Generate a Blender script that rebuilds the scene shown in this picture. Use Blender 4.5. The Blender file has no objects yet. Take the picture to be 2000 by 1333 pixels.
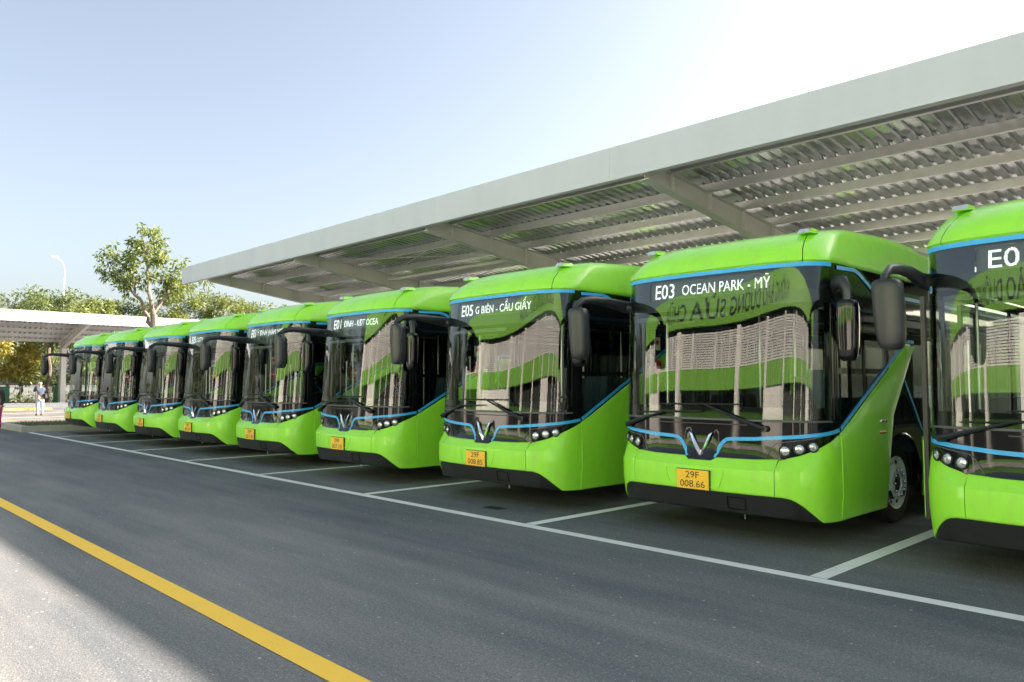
import bpy, bmesh, math, random
import numpy as np
from mathutils import Vector, Matrix
random.seed(7)
S = bpy.context.scene
COL = S.collection
R_ = math.radians

# ------------------------------------------------------------------ camera
CAM_R = np.array([[0.69279783, -0.03992176, -0.72002598],
                  [0.72113186, 0.03835319, 0.69173540],
                  [0.0, -0.99846647, 0.05535986]])   # rows: world axes in camera space (x right, y down, z forward)
CAM_H = 1.66
FOC = 1506.0 / 2000.0
cam_data = bpy.data.cameras.new('camera')
cam = bpy.data.objects.new('camera', cam_data)
COL.objects.link(cam)
r_, u_, b_ = CAM_R @ [1, 0, 0], CAM_R @ [0, -1, 0], CAM_R @ [0, 0, -1]
cam.matrix_world = Matrix(((r_[0], u_[0], b_[0], 0), (r_[1], u_[1], b_[1], 0), (r_[2], u_[2], b_[2], CAM_H), (0, 0, 0, 1)))
cam_data.sensor_width = 36.0
cam_data.lens = 36.0 * FOC
cam_data.clip_start = 0.05
cam_data.clip_end = 3000
S.camera = cam

def ray(px, py):
    return CAM_R @ np.array([(px - 1000) / 1506.0, (py - 666.5) / 1506.0, 1.0])
def at_depth(px, py, d):
    v = ray(px, py) * d
    return Vector((v[0], v[1], v[2] + CAM_H))
def at_x(px, py, X):
    v = ray(px, py); v = v * (X / v[0])
    return Vector((v[0], v[1], v[2] + CAM_H))

# ------------------------------------------------------------------ world, sun, exposure
SUN_A, SUN_B = 0.75, 1.587            # shadow shift towards -X and -Y for each metre of height
SUN_EL = math.atan(1.0 / math.hypot(SUN_A, SUN_B))
SUN_AZ = math.atan2(SUN_A, SUN_B)     # from +Y towards +X
W = bpy.data.worlds.new('World'); S.world = W; W.use_nodes = True
wn, wl = W.node_tree.nodes, W.node_tree.links
wn.clear()
sky = wn.new('ShaderNodeTexSky'); sky.sky_type = 'NISHITA'; sky.sun_disc = False
sky.sun_elevation = SUN_EL; sky.sun_rotation = SUN_AZ
sky.air_density = 1.0; sky.dust_density = 3.0; sky.ozone_density = 1.0
bg = wn.new('ShaderNodeBackground'); bg.inputs['Strength'].default_value = 0.05
wo = wn.new('ShaderNodeOutputWorld')
hs = wn.new('ShaderNodeHueSaturation'); hs.inputs['Saturation'].default_value = 0.66
wl.new(sky.outputs[0], hs.inputs['Color']); wl.new(hs.outputs[0], bg.inputs[0]); wl.new(bg.outputs[0], wo.inputs[0])
sd = bpy.data.lights.new('sun', 'SUN'); sd.energy = 5.0; sd.angle = R_(0.6); sd.color = (1.0, 0.85, 0.71)
so = bpy.data.objects.new('sun', sd); COL.objects.link(so)
sdir = Vector((SUN_A, SUN_B, 1.0)).normalized()
so.rotation_euler = sdir.to_track_quat('Z', 'Y').to_euler()
so.location = (20, 40, 40)
S.view_settings.view_transform = 'Standard'
S.view_settings.look = 'None'
S.view_settings.exposure = 2.52
S.view_settings.gamma = 1.0
S.view_settings.use_curve_mapping = False
S.render.engine = 'CYCLES'
S.cycles.use_denoising = True
S.cycles.max_bounces = 10
S.cycles.transparent_max_bounces = 24
S.cycles.glossy_bounces = 5
S.cycles.sample_clamp_indirect = 6.0

# ------------------------------------------------------------------ materials
MATS = {}
def nt(name):
    m = bpy.data.materials.new(name); m.use_nodes = True
    n, l = m.node_tree.nodes, m.node_tree.links
    p = n['Principled BSDF']
    MATS[name] = m
    return m, n, l, p
def plain(name, col, rough=0.5, metal=0.0, coat=0.0, var=0.06, scale=3.0, spec=0.5, bump=0.0, bscale=80.0, stretch=None):
    m, n, l, p = nt(name)
    p.inputs['Metallic'].default_value = metal
    p.inputs['Specular IOR Level'].default_value = spec
    p.inputs['Coat Weight'].default_value = coat
    p.inputs['Coat Roughness'].default_value = 0.06
    tc = n.new('ShaderNodeTexCoord')
    nz = n.new('ShaderNodeTexNoise'); nz.inputs['Scale'].default_value = scale; nz.inputs['Detail'].default_value = 6
    if stretch:
        mpp = n.new('ShaderNodeMapping'); mpp.inputs['Scale'].default_value = stretch
        l.new(tc.outputs['Object'], mpp.inputs[0]); l.new(mpp.outputs[0], nz.inputs['Vector'])
    else:
        l.new(tc.outputs['Object'], nz.inputs['Vector'])
    mx = n.new('ShaderNodeMix'); mx.data_type = 'RGBA'
    mx.inputs[6].default_value = tuple(max(0, c * (1 - var)) for c in col) + (1,)
    mx.inputs[7].default_value = tuple(min(1, c * (1 + var)) for c in col) + (1,)
    l.new(nz.outputs[0], mx.inputs[0]); l.new(mx.outputs[2], p.inputs['Base Color'])
    mr = n.new('ShaderNodeMapRange'); mr.inputs[3].default_value = max(0.02, rough * 0.85); mr.inputs[4].default_value = min(1, rough * 1.2)
    l.new(nz.outputs[0], mr.inputs[0]); l.new(mr.outputs[0], p.inputs['Roughness'])
    if bump > 0:
        nb = n.new('ShaderNodeTexNoise'); nb.inputs['Scale'].default_value = bscale; nb.inputs['Detail'].default_value = 3
        l.new(tc.outputs['Object'], nb.inputs['Vector'])
        bp = n.new('ShaderNodeBump'); bp.inputs['Strength'].default_value = bump; bp.inputs['Distance'].default_value = 0.01
        l.new(nb.outputs[0], bp.inputs['Height']); l.new(bp.outputs[0], p.inputs['Normal'])
    return m
def glass(name, tint, ior=1.7, rough=0.0):
    m = bpy.data.materials.new(name); m.use_nodes = True; MATS[name] = m
    n, l = m.node_tree.nodes, m.node_tree.links
    n.clear()
    o = n.new('ShaderNodeOutputMaterial'); mix = n.new('ShaderNodeMixShader')
    t = n.new('ShaderNodeBsdfTransparent'); t.inputs[0].default_value = tint + (1,)
    g = n.new('ShaderNodeBsdfGlossy'); g.inputs['Roughness'].default_value = rough; g.inputs['Color'].default_value = (0.95, 0.97, 0.96, 1)
    fr = n.new('ShaderNodeFresnel'); ge = n.new('ShaderNodeNewGeometry')
    mr = n.new('ShaderNodeMapRange'); mr.inputs[3].default_value = ior; mr.inputs[4].default_value = 1.0 / ior
    l.new(ge.outputs['Backfacing'], mr.inputs[0]); l.new(mr.outputs[0], fr.inputs['IOR'])
    l.new(fr.outputs[0], mix.inputs[0]); l.new(t.outputs[0], mix.inputs[1]); l.new(g.outputs[0], mix.inputs[2]); l.new(mix.outputs[0], o.inputs[0])
    return m
def emit(name, col, strength):
    m, n, l, p = nt(name)
    p.inputs['Base Color'].default_value = col + (1,)
    p.inputs['Emission Color'].default_value = col + (1,); p.inputs['Emission Strength'].default_value = strength
    return m

plain('green', (0.34, 0.84, 0.045), 0.36, coat=0.35, var=0.03, scale=1.5)
def road_film():
    m = MATS['green']; n, l = m.node_tree.nodes, m.node_tree.links; p = n['Principled BSDF']
    src = p.inputs['Base Color'].links[0].from_socket
    tc = n.new('ShaderNodeTexCoord'); mp = n.new('ShaderNodeMapping'); mp.inputs['Scale'].default_value = (2.2, 2.2, .7); l.new(tc.outputs['Object'], mp.inputs[0])
    q = n.new('ShaderNodeTexNoise'); q.inputs['Scale'].default_value = 2.4; q.inputs['Detail'].default_value = 9; q.inputs['Roughness'].default_value = .7; l.new(mp.outputs[0], q.inputs['Vector'])
    mr = n.new('ShaderNodeMapRange'); mr.inputs[1].default_value = .46; mr.inputs[2].default_value = .78; mr.inputs[4].default_value = .30; l.new(q.outputs[0], mr.inputs[0])
    mx = n.new('ShaderNodeMix'); mx.data_type = 'RGBA'; mx.inputs[7].default_value = (.30, .42, .12, 1); l.new(mr.outputs[0], mx.inputs[0]); l.new(src, mx.inputs[6]); l.new(mx.outputs[2], p.inputs['Base Color'])
road_film()
plain('green_gap', (0.03, 0.09, 0.01), 0.6)
plain('gloss_black', (0.006, 0.007, 0.008), 0.06, spec=0.4, var=0.1)
plain('satin_black', (0.016, 0.017, 0.018), 0.38, var=0.15, scale=8)
plain('mirror_housing', (0.022, 0.024, 0.028), 0.36, var=0.15, scale=9)
plain('rubber', (0.018, 0.018, 0.018), 0.75, var=0.2, scale=15)
plain('blue_trim', (0.045, 0.42, 0.88), 0.38, coat=0.15, var=0.03)
plain('chrome', (0.88, 0.89, 0.90), 0.07, metal=1.0, var=0.02)
plain('rim_metal', (0.85, 0.86, 0.87), 0.40, metal=0.0, var=0.12, scale=12)
plain('plate_yellow', (0.95, 0.56, 0.03), 0.35, var=0.05)
plain('plate_ink', (0.02, 0.02, 0.02), 0.5)
plain('seat_blue', (0.03, 0.06, 0.09), 0.7)
plain('interior_dark', (0.018, 0.02, 0.022), 0.6)
plain('interior_grey', (0.10, 0.105, 0.11), 0.55)
plain('pole_metal', (0.5, 0.5, 0.5), 0.3, metal=0.8)
plain('sticker_white', (0.75, 0.75, 0.73), 0.5)
plain('sticker_red', (0.65, 0.02, 0.02), 0.4)
plain('sticker_green', (0.05, 0.35, 0.1), 0.4)
plain('amber', (0.75, 0.20, 0.02), 0.15, coat=0.5)
plain('lamp_lens', (0.62, 0.64, 0.66), 0.12, metal=0.6, var=0.3, scale=40)
plain('canopy_paint', (0.57, 0.57, 0.62), 0.42, var=0.10, scale=1.6, stretch=(1, 1, .18))
plain('canopy_steel', (0.58, 0.56, 0.55), 0.5, var=0.07, scale=2.0)
plain('galvanised', (0.60, 0.60, 0.64), 0.20, metal=1.0, var=0.14, scale=5)
plain('purlin_steel', (0.60, 0.59, 0.60), 0.34, metal=0.7, var=0.14, scale=5)
plain('wall_white', (0.78, 0.77, 0.74), 0.6, var=0.04, scale=0.8)
plain('wall_green', (0.17, 0.40, 0.06), 0.5, var=0.04, scale=0.8)
plain('dark_opening', (0.02, 0.021, 0.022), 0.6, var=0.3, scale=1.5)
plain('louvre', (0.74, 0.74, 0.73), 0.5)
plain('louvre_gap_shade', (0.24, 0.24, 0.24), 0.7)  # grey stands in for the shade between the slats
plain('lettering', (0.015, 0.015, 0.02), 0.5)
plain('kerb_stone', (0.42, 0.40, 0.36), 0.85, var=0.18, scale=4, bump=0.3)
plain('kerb_paint', (0.66, 0.68, 0.70), 0.7, var=0.1, scale=2)
plain('bark', (0.21, 0.18, 0.15), 0.9, var=0.35, scale=14, bump=0.8, bscale=35)
plain('bark_dark', (0.12, 0.095, 0.08), 0.9, var=0.35, scale=14, bump=0.8, bscale=35)
plain('pole_white', (0.66, 0.67, 0.68), 0.4)
plain('fence_dark', (0.05, 0.055, 0.05), 0.6)
plain('box_green', (0.012, 0.11, 0.04), 0.45)
plain('skin', (0.42, 0.24, 0.17), 0.6)
plain('hair', (0.015, 0.012, 0.010), 0.6)
plain('denim_jacket', (0.03, 0.045, 0.085), 0.8)
plain('pale_denim', (0.36, 0.42, 0.52), 0.8)
plain('black_cloth', (0.02, 0.02, 0.024), 0.8)
plain('pink_cloth', (0.45, 0.03, 0.13), 0.8)
plain('shoe', (0.10, 0.08, 0.07), 0.7)
plain('cap_white', (0.7, 0.7, 0.7), 0.8)
glass('windscreen_glass', (0.72, 0.80, 0.75), 1.66)
glass('side_glass', (0.27, 0.31, 0.30), 1.7)
glass('door_glass', (0.80, 0.86, 0.83), 1.5)
emit('led_white', (1.0, 1.0, 1.0), 0.26)
plain('led_board', (0.07, 0.075, 0.075), 0.4)
plain('roof_grey', (0.40, 0.40, 0.39), 0.6, var=0.12)

def asphalt():
    m, n, l, p = nt('asphalt')
    tc = n.new('ShaderNodeTexCoord')
    def noise(scale, detail=6, rough=0.6, vec=None):
        q = n.new('ShaderNodeTexNoise'); q.inputs['Scale'].default_value = scale
        q.inputs['Detail'].default_value = detail; q.inputs['Roughness'].default_value = rough
        l.new(vec or tc.outputs['Object'], q.inputs['Vector']); return q
    mp = n.new('ShaderNodeMapping'); mp.inputs['Scale'].default_value = (0.22, 1.0, 1.0); l.new(tc.outputs['Object'], mp.inputs[0])
    big = noise(0.9, 7, 0.62, mp.outputs[0])
    fine = noise(85, 4, 0.75)
    mid = noise(38, 5, 0.7)
    cr = n.new('ShaderNodeValToRGB')
    cr.color_ramp.elements[0].position = 0.37; cr.color_ramp.elements[0].color = (0.092, 0.104, 0.118, 1)
    cr.color_ramp.elements[1].position = 0.63; cr.color_ramp.elements[1].color = (0.185, 0.187, 0.189, 1)
    mp2 = n.new('ShaderNodeMapping'); mp2.inputs['Scale'].default_value = (0.07, 2.2, 1.0); mp2.inputs['Rotation'].default_value = (0, 0, 0.05); l.new(tc.outputs['Object'], mp2.inputs[0])
    trk = noise(1.3, 5, 0.6, mp2.outputs[0])
    av = n.new('ShaderNodeMath'); av.operation = 'MULTIPLY_ADD'; av.inputs[1].default_value = 0.28; l.new(trk.outputs[0], av.inputs[0])
    bm_ = n.new('ShaderNodeMath'); bm_.operation = 'MULTIPLY'; bm_.inputs[1].default_value = 0.72; l.new(big.outputs[0], bm_.inputs[0]); l.new(bm_.outputs[0], av.inputs[2])
    l.new(av.outputs[0], cr.inputs[0])
    # aggregate grain
    g1 = n.new('ShaderNodeMapRange'); g1.inputs[1].default_value = 0.3; g1.inputs[2].default_value = 0.7
    g1.inputs[3].default_value = 0.40; g1.inputs[4].default_value = 1.68; l.new(fine.outputs[0], g1.inputs[0])
    g2 = n.new('ShaderNodeMapRange'); g2.inputs[1].default_value = 0.3; g2.inputs[2].default_value = 0.7
    g2.inputs[3].default_value = 0.70; g2.inputs[4].default_value = 1.32; l.new(mid.outputs[0], g2.inputs[0])
    mu = n.new('ShaderNodeMath'); mu.operation = 'MULTIPLY'; l.new(g1.outputs[0], mu.inputs[0]); l.new(g2.outputs[0], mu.inputs[1])
    vm = n.new('ShaderNodeMix'); vm.data_type = 'RGBA'; vm.blend_type = 'MULTIPLY'; vm.inputs[0].default_value = 1
    l.new(cr.outputs[0], vm.inputs[6]); l.new(mu.outputs[0], vm.inputs[7])
    # pale chips: sparse small cells
    vo = n.new('ShaderNodeTexVoronoi'); vo.inputs['Scale'].default_value = 16; l.new(tc.outputs['Object'], vo.inputs['Vector'])
    c1 = n.new('ShaderNodeMath'); c1.operation = 'LESS_THAN'; c1.inputs[1].default_value = 0.17; l.new(vo.outputs['Distance'], c1.inputs[0])
    sp = n.new('ShaderNodeSeparateColor'); l.new(vo.outputs['Color'], sp.inputs[0])
    c2 = n.new('ShaderNodeMath'); c2.operation = 'GREATER_THAN'; c2.inputs[1].default_value = 0.955; l.new(sp.outputs[0], c2.inputs[0])
    c3 = n.new('ShaderNodeMath'); c3.operation = 'MULTIPLY'; l.new(c1.outputs[0], c3.inputs[0]); l.new(c2.outputs[0], c3.inputs[1])
    ch = n.new('ShaderNodeMix'); ch.data_type = 'RGBA'; ch.inputs[7].default_value = (0.42, 0.40, 0.37, 1)
    l.new(c3.outputs[0], ch.inputs[0]); l.new(vm.outputs[2], ch.inputs[6])
    v2 = n.new('ShaderNodeTexVoronoi'); v2.inputs['Scale'].default_value = 55; l.new(tc.outputs['Object'], v2.inputs['Vector'])
    d1 = n.new('ShaderNodeMath'); d1.operation = 'LESS_THAN'; d1.inputs[1].default_value = 0.33; l.new(v2.outputs['Distance'], d1.inputs[0])
    sp2 = n.new('ShaderNodeSeparateColor'); l.new(v2.outputs['Color'], sp2.inputs[0])
    d2 = n.new('ShaderNodeMath'); d2.operation = 'GREATER_THAN'; d2.inputs[1].default_value = 0.90; l.new(sp2.outputs[1], d2.inputs[0])
    d3 = n.new('ShaderNodeMath'); d3.operation = 'MULTIPLY'; l.new(d1.outputs[0], d3.inputs[0]); l.new(d2.outputs[0], d3.inputs[1])
    d4 = n.new('ShaderNodeMath'); d4.operation = 'MULTIPLY'; d4.inputs[1].default_value = 0.75; l.new(d3.outputs[0], d4.inputs[0])
    ch2 = n.new('ShaderNodeMix'); ch2.data_type = 'RGBA'; ch2.inputs[7].default_value = (0.30, 0.30, 0.30, 1)
    l.new(d4.outputs[0], ch2.inputs[0]); l.new(ch.outputs[2], ch2.inputs[6]); ch = ch2
    # oil stains inside the bays
    sep = n.new('ShaderNodeSeparateXYZ'); l.new(tc.outputs['Object'], sep.inputs[0])
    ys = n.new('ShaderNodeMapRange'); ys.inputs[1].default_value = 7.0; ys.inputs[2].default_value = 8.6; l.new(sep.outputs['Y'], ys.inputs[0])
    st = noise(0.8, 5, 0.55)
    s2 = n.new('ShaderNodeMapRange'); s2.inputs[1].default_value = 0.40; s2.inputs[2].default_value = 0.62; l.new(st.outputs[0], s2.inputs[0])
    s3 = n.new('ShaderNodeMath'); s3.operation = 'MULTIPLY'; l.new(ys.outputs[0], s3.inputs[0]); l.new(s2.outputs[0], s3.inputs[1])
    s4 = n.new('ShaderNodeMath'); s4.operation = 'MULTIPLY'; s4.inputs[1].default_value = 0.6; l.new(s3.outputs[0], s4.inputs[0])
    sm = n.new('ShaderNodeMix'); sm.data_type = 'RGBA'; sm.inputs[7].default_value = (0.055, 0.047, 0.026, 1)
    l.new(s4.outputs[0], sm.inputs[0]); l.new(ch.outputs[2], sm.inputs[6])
    l.new(sm.outputs[2], p.inputs['Base Color'])
    p.inputs['Roughness'].default_value = 0.82; p.inputs['Specular IOR Level'].default_value = 0.3
    bp = n.new('ShaderNodeBump'); bp.inputs['Strength'].default_value = 0.55; bp.inputs['Distance'].default_value = 0.012
    l.new(fine.outputs[0], bp.inputs['Height']); l.new(bp.outputs[0], p.inputs['Normal'])
asphalt()
def paint(name, col, worn):
    m, n, l, p = nt(name)
    tc = n.new('ShaderNodeTexCoord')
    q = n.new('ShaderNodeTexNoise'); q.inputs['Scale'].default_value = 70; q.inputs['Detail'].default_value = 8; q.inputs['Roughness'].default_value = 0.75
    l.new(tc.outputs['Object'], q.inputs['Vector'])
    q2 = n.new('ShaderNodeTexNoise'); q2.inputs['Scale'].default_value = 2.5; q2.inputs['Detail'].default_value = 5
    l.new(tc.outputs['Object'], q2.inputs['Vector'])
    a = n.new('ShaderNodeMath'); a.operation = 'MULTIPLY_ADD'; a.inputs[1].default_value = 0.55; l.new(q2.outputs[0], a.inputs[0]); l.new(q.outputs[0], a.inputs[2])
    cr = n.new('ShaderNodeValToRGB')
    cr.color_ramp.elements[0].position = 0.52; cr.color_ramp.elements[0].color = tuple(worn) + (1,)
    cr.color_ramp.elements[1].position = 0.72; cr.color_ramp.elements[1].color = tuple(col) + (1,)
    l.new(a.outputs[0], cr.inputs[0]); l.new(cr.outputs[0], p.inputs['Base Color'])
    p.inputs['Roughness'].default_value = 0.75
    bp = n.new('ShaderNodeBump'); bp.inputs['Strength'].default_value = 0.4; bp.inputs['Distance'].default_value = 0.008
    l.new(q.outputs[0], bp.inputs['Height']); l.new(bp.outputs[0], p.inputs['Normal'])
paint('white_paint', (0.84, 0.83, 0.81), (0.66, 0.65, 0.63))
paint('yellow_paint', (0.80, 0.51, 0.055), (0.62, 0.41, 0.08))

def leaf(name, dark, light, trans=0.35):
    m, n, l, p = nt(name)
    ge = n.new('ShaderNodeNewGeometry'); cr = n.new('ShaderNodeValToRGB')
    cr.color_ramp.elements[0].color = dark + (1,); cr.color_ramp.elements[1].color = light + (1,)
    l.new(ge.outputs['Random Per Island'], cr.inputs[0]); l.new(cr.outputs[0], p.inputs['Base Color'])
    p.inputs['Roughness'].default_value = 0.5
    o = n['Material Output']; mx = n.new('ShaderNodeMixShader'); mx.inputs[0].default_value = trans
    tr = n.new('ShaderNodeBsdfTranslucent'); l.new(cr.outputs[0], tr.inputs[0])
    l.new(p.outputs[0], mx.inputs[1]); l.new(tr.outputs[0], mx.inputs[2]); l.new(mx.outputs[0], o.inputs[0])
leaf('leaf_tree', (0.05, 0.10, 0.02), (0.22, 0.26, 0.045), .45)
leaf('leaf_dark', (0.055, 0.095, 0.028), (0.15, 0.19, 0.055), .4)
leaf('leaf_olive', (0.08, 0.13, 0.03), (0.22, 0.25, 0.06), .4)
leaf('leaf_deep', (0.018, 0.032, 0.012), (0.05, 0.075, 0.025), .25)
leaf('leaf_yellow', (0.18, 0.17, 0.02), (0.36, 0.30, 0.04))
leaf('leaf_grass', (0.06, 0.10, 0.02), (0.14, 0.17, 0.04))

# ------------------------------------------------------------------ helpers
def smooth(me, ang=35):
    for p in me.polygons: p.use_smooth = True
    try: me.set_sharp_from_angle(angle=R_(ang))
    except Exception: pass
class MB:
    """collects faces of ONE mesh"""
    def __init__(s): s.v, s.f = [], []
    def add(s, vs, fs):
        o = len(s.v); s.v += [tuple(x) for x in vs]; s.f += [tuple(i + o for i in f) for f in fs]; return s
    def box(s, x0, x1, y0, y1, z0, z1):
        return s.add([(x0, y0, z0), (x1, y0, z0), (x1, y1, z0), (x0, y1, z0), (x0, y0, z1), (x1, y0, z1), (x1, y1, z1), (x0, y1, z1)],
                     [(3, 2, 1, 0), (4, 5, 6, 7), (0, 1, 5, 4), (1, 2, 6, 5), (2, 3, 7, 6), (3, 0, 4, 7)])
    def hexa(s, a, b):
        """two quads a, b -> closed solid"""
        return s.add(list(a) + list(b), [(3, 2, 1, 0), (4, 5, 6, 7), (0, 1, 5, 4), (1, 2, 6, 5), (2, 3, 7, 6), (3, 0, 4, 7)])
    def tube(s, pts, rad, n=8, cap=True, squash=None):
        pts = [Vector(p) for p in pts]
        rads = rad if isinstance(rad, (list, tuple)) else [rad] * len(pts)
        o = len(s.v); up = None
        for i, p in enumerate(pts):
            t = (pts[min(i + 1, len(pts) - 1)] - pts[max(i - 1, 0)]).normalized()
            if up is None:
                up = Vector((0, 0, 1)) if abs(t.z) < 0.9 else Vector((0, 1, 0))
            a = t.cross(up)
            if a.length < 1e-5: a = t.cross(Vector((1, 0, 0)))
            a.normalize(); b = a.cross(t).normalized(); up = b
            sa, sb = squash if squash else (1, 1)
            for k in range(n):
                w = 2 * math.pi * k / n
                s.v.append(tuple(p + (a * math.cos(w) * sa + b * math.sin(w) * sb) * rads[i]))
        for i in range(len(pts) - 1):
            for k in range(n):
                k2 = (k + 1) % n
                s.f.append((o + i * n + k, o + i * n + k2, o + (i + 1) * n + k2, o + (i + 1) * n + k))
        if cap:
            s.f.append(tuple(o + k for k in reversed(range(n))))
            s.f.append(tuple(o + (len(pts) - 1) * n + k for k in range(n)))
        return s
    def lathe(s, prof, n=24, axis='x', c=(0, 0, 0), cap=True):
        """prof: list of (along axis, radius)"""
        o = len(s.v)
        for a, r in prof:
            for k in range(n):
                w = 2 * math.pi * k / n; p, q = r * math.cos(w), r * math.sin(w)
                v = (a, p, q) if axis == 'x' else ((p, a, q) if axis == 'y' else (p, q, a))
                s.v.append((v[0] + c[0], v[1] + c[1], v[2] + c[2]))
        for i in range(len(prof) - 1):
            for k in range(n):
                k2 = (k + 1) % n
                s.f.append((o + i * n + k, o + i * n + k2, o + (i + 1) * n + k2, o + (i + 1) * n + k))
        if cap:
            s.f.append(tuple(o + k for k in reversed(range(n))))
            s.f.append(tuple(o + (len(prof) - 1) * n + k for k in range(n)))
        return s
    def prism(s, poly, d, origin=(0, 0, 0), ax=(1, 0, 0), ay=(0, 0, 1), an=(0, -1, 0)):
        """2D outline extruded d along an"""
        O, X, Y, N = Vector(origin), Vector(ax), Vector(ay), Vector(an)
        a = [O + X * p[0] + Y * p[1] for p in poly]; b = [q + N * d for q in a]; n = len(poly)
        return s.add(a + b, [tuple(reversed(range(n))), tuple(range(n, 2 * n))] + [(i, (i + 1) % n, n + (i + 1) % n, n + i) for i in range(n)])
    def mesh(s, name, mat, sm=35):
        me = bpy.data.meshes.new(name); me.from_pydata(s.v, [], s.f)
        bm = bmesh.new(); bm.from_mesh(me); bmesh.ops.recalc_face_normals(bm, faces=bm.faces[:]); bm.to_mesh(me); bm.free()
        me.materials.append(MATS[mat])
        if sm: smooth(me, sm)
        return me
def obj(name, me, parent=None, loc=(0, 0, 0)):
    o = bpy.data.objects.new(name, me); COL.objects.link(o); o.location = loc
    if parent is not None: o.parent = parent
    return o
def build(name, mb, mat, parent=None, sm=35): return obj(name, mb.mesh(name, mat, sm), parent)
def tag(o, label=None, cat=None, group=None, kind=None):
    if label: o['label'] = label
    if cat: o['category'] = cat
    if group: o['group'] = group
    if kind: o['kind'] = kind
    return o
def empty(name, loc=(0, 0, 0), rz=0.0):
    o = bpy.data.objects.new(name, None); COL.objects.link(o); o.location = loc; o.rotation_euler = (0, 0, rz); o.empty_display_size = 0.3
    return o
def text_mesh2d(body, size=1.0, bold=0.0):
    cu = bpy.data.curves.new('lettering', 'FONT'); cu.body = body; cu.size = size; cu.offset = bold; cu.resolution_u = 3
    o = bpy.data.objects.new('lettering', cu); COL.objects.link(o); bpy.context.view_layer.update()
    dg = bpy.context.evaluated_depsgraph_get(); ev = o.evaluated_get(dg); me = ev.to_mesh(); me.calc_loop_triangles()
    vs = [tuple(v.co) for v in me.vertices]; ts = [tuple(t.vertices) for t in me.loop_triangles]
    ev.to_mesh_clear(); bpy.data.objects.remove(o); bpy.data.curves.remove(cu)
    return vs, ts

# ------------------------------------------------------------------ ground and markings
def sheet(name, mat, x0, x1, y0, y1, z, label=None):
    mb = MB(); mb.add([(x0, y0, z), (x1, y0, z), (x1, y1, z), (x0, y1, z)], [(0, 1, 2, 3)])
    return tag(build(name, mb, mat, sm=0), kind='structure')
sheet('ground', 'asphalt', -900, 900, -900, 900, 0.0)
BAY, BAY0, LINE_Y = 3.48, -3.02, 6.45
sheet('parking_line', 'white_paint', -30.5, 11.0, LINE_Y - 0.075, LINE_Y + 0.075, 0.004)
for k in range(-3, 8):
    x = BAY0 - BAY * k
    sheet('parking_line', 'white_paint', x - 0.075, x + 0.075, LINE_Y + 0.085, 19.5, 0.004)
sheet('lane_line', 'yellow_paint', -30.0, 12.0, 2.31, 2.48, 0.004)
sheet('asphalt_patch', 'rubber', -7.84, -7.52, 6.96, 7.14, 0.004)
sheet('road_line', 'white_paint', -50.6, -50.45, -4, 34, 0.004)
sheet('road_line', 'white_paint', -44.0, -43.85, -4, 34, 0.004)
sheet('road_line', 'yellow_paint', -41.0, -40.88, 6, 12, 0.004)

# planted island at the end of the bay row
isl = empty('planting_island', (-32.6, 13.0, 0))
mb = MB()
for (x0, x1, y0, y1) in ((-34.6, -34.35, 6.25, 21), (-30.95, -30.7, 6.25, 21)):
    k = 0
    yy = y0
    while yy < y1 - 0.2:
        m2 = MB(); m2.box(x0 + 32.6, x1 + 32.6, yy - 13, min(yy + 0.995, y1) - 13, 0, 0.2)
        build('kerb_stone', m2, 'kerb_stone', isl, 0); yy += 1.0
for i in range(4):
    m2 = MB(); xa = -34.34 + i * 0.85; m2.box(xa + 32.6, xa + 0.84 + 32.6, 6.25 - 13, 6.5 - 13, 0, 0.2); build('kerb_stone', m2, 'kerb_stone', isl, 0)
m2 = MB(); m2.box(-1.745, 1.645, -6.5, 8, 0.0, 0.15); build('soil', m2, 'bark_dark', isl, 0)
gm = MB(); rng = random.Random(3)
for i in range(5000):
    x, y = rng.uniform(-1.7, 1.6), rng.uniform(-6.4, 7.9); a = rng.uniform(0, 6.28); h = rng.uniform(0.06, 0.16); w = 0.012
    dx, dy = math.cos(a) * w, math.sin(a) * w; lx, ly = rng.uniform(-.05, .05), rng.uniform(-.05, .05)
    gm.add([(x - dx, y - dy, 0.15), (x + dx, y + dy, 0.15), (x + lx, y + ly, 0.15 + h)], [(0, 1, 2)])
g = build('grass', gm, 'leaf_grass', isl, 0); g['kind'] = 'stuff'
tag(isl, 'concrete-kerbed planting island with grass at the far end of the bus bays', 'island')

# ------------------------------------------------------------------ bus shell in (s, z)
YS = 0.75                         # where the rounded front meets the flat side
NEXP, WREF, DREF = 3.3, 1.275, 0.69
_tab = []
def _mk():
    N = 400; pu = pd = None; acc = 0
    for i in range(N + 1):
        t = (math.pi / 2) * i / N
        un = math.sin(t) ** (2 / NEXP); dn = 1 - math.cos(t) ** (2 / NEXP) if i < N else 1.0
        if pu is not None: acc += math.hypot((un - pu) * WREF, (dn - pd) * DREF)
        _tab.append((acc, un, dn)); pu, pd = un, dn
_mk()
TS = np.array(_tab); SC = TS[-1, 0]
def s_u(u): return math.copysign(float(np.interp(abs(u) / WREF, TS[:, 1], TS[:, 0])), u)
def s_y(y): return float(np.interp((y - (YS - DREF)) / DREF, TS[:, 2], TS[:, 0])) if y < YS else SC + y - YS
_zq = [1.30 + .04 * k for k in range(44)]
Z0 = [.24, .30, .36, .45, .55, .765, .865, .885, 1.27] + _zq
Y0 = [.09, .06, .035, .012, .00, .00, .095, .115, .125] + [.135 + .052 * (z - 1.3) + .014 * (z - 1.3) ** 2 for z in _zq]
ZW = [.24, .5, .85, 1.0, 1.2, 2.6, 2.95]; WW = [1.268, 1.284, 1.284, 1.276, 1.275, 1.27, 1.262]
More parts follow.
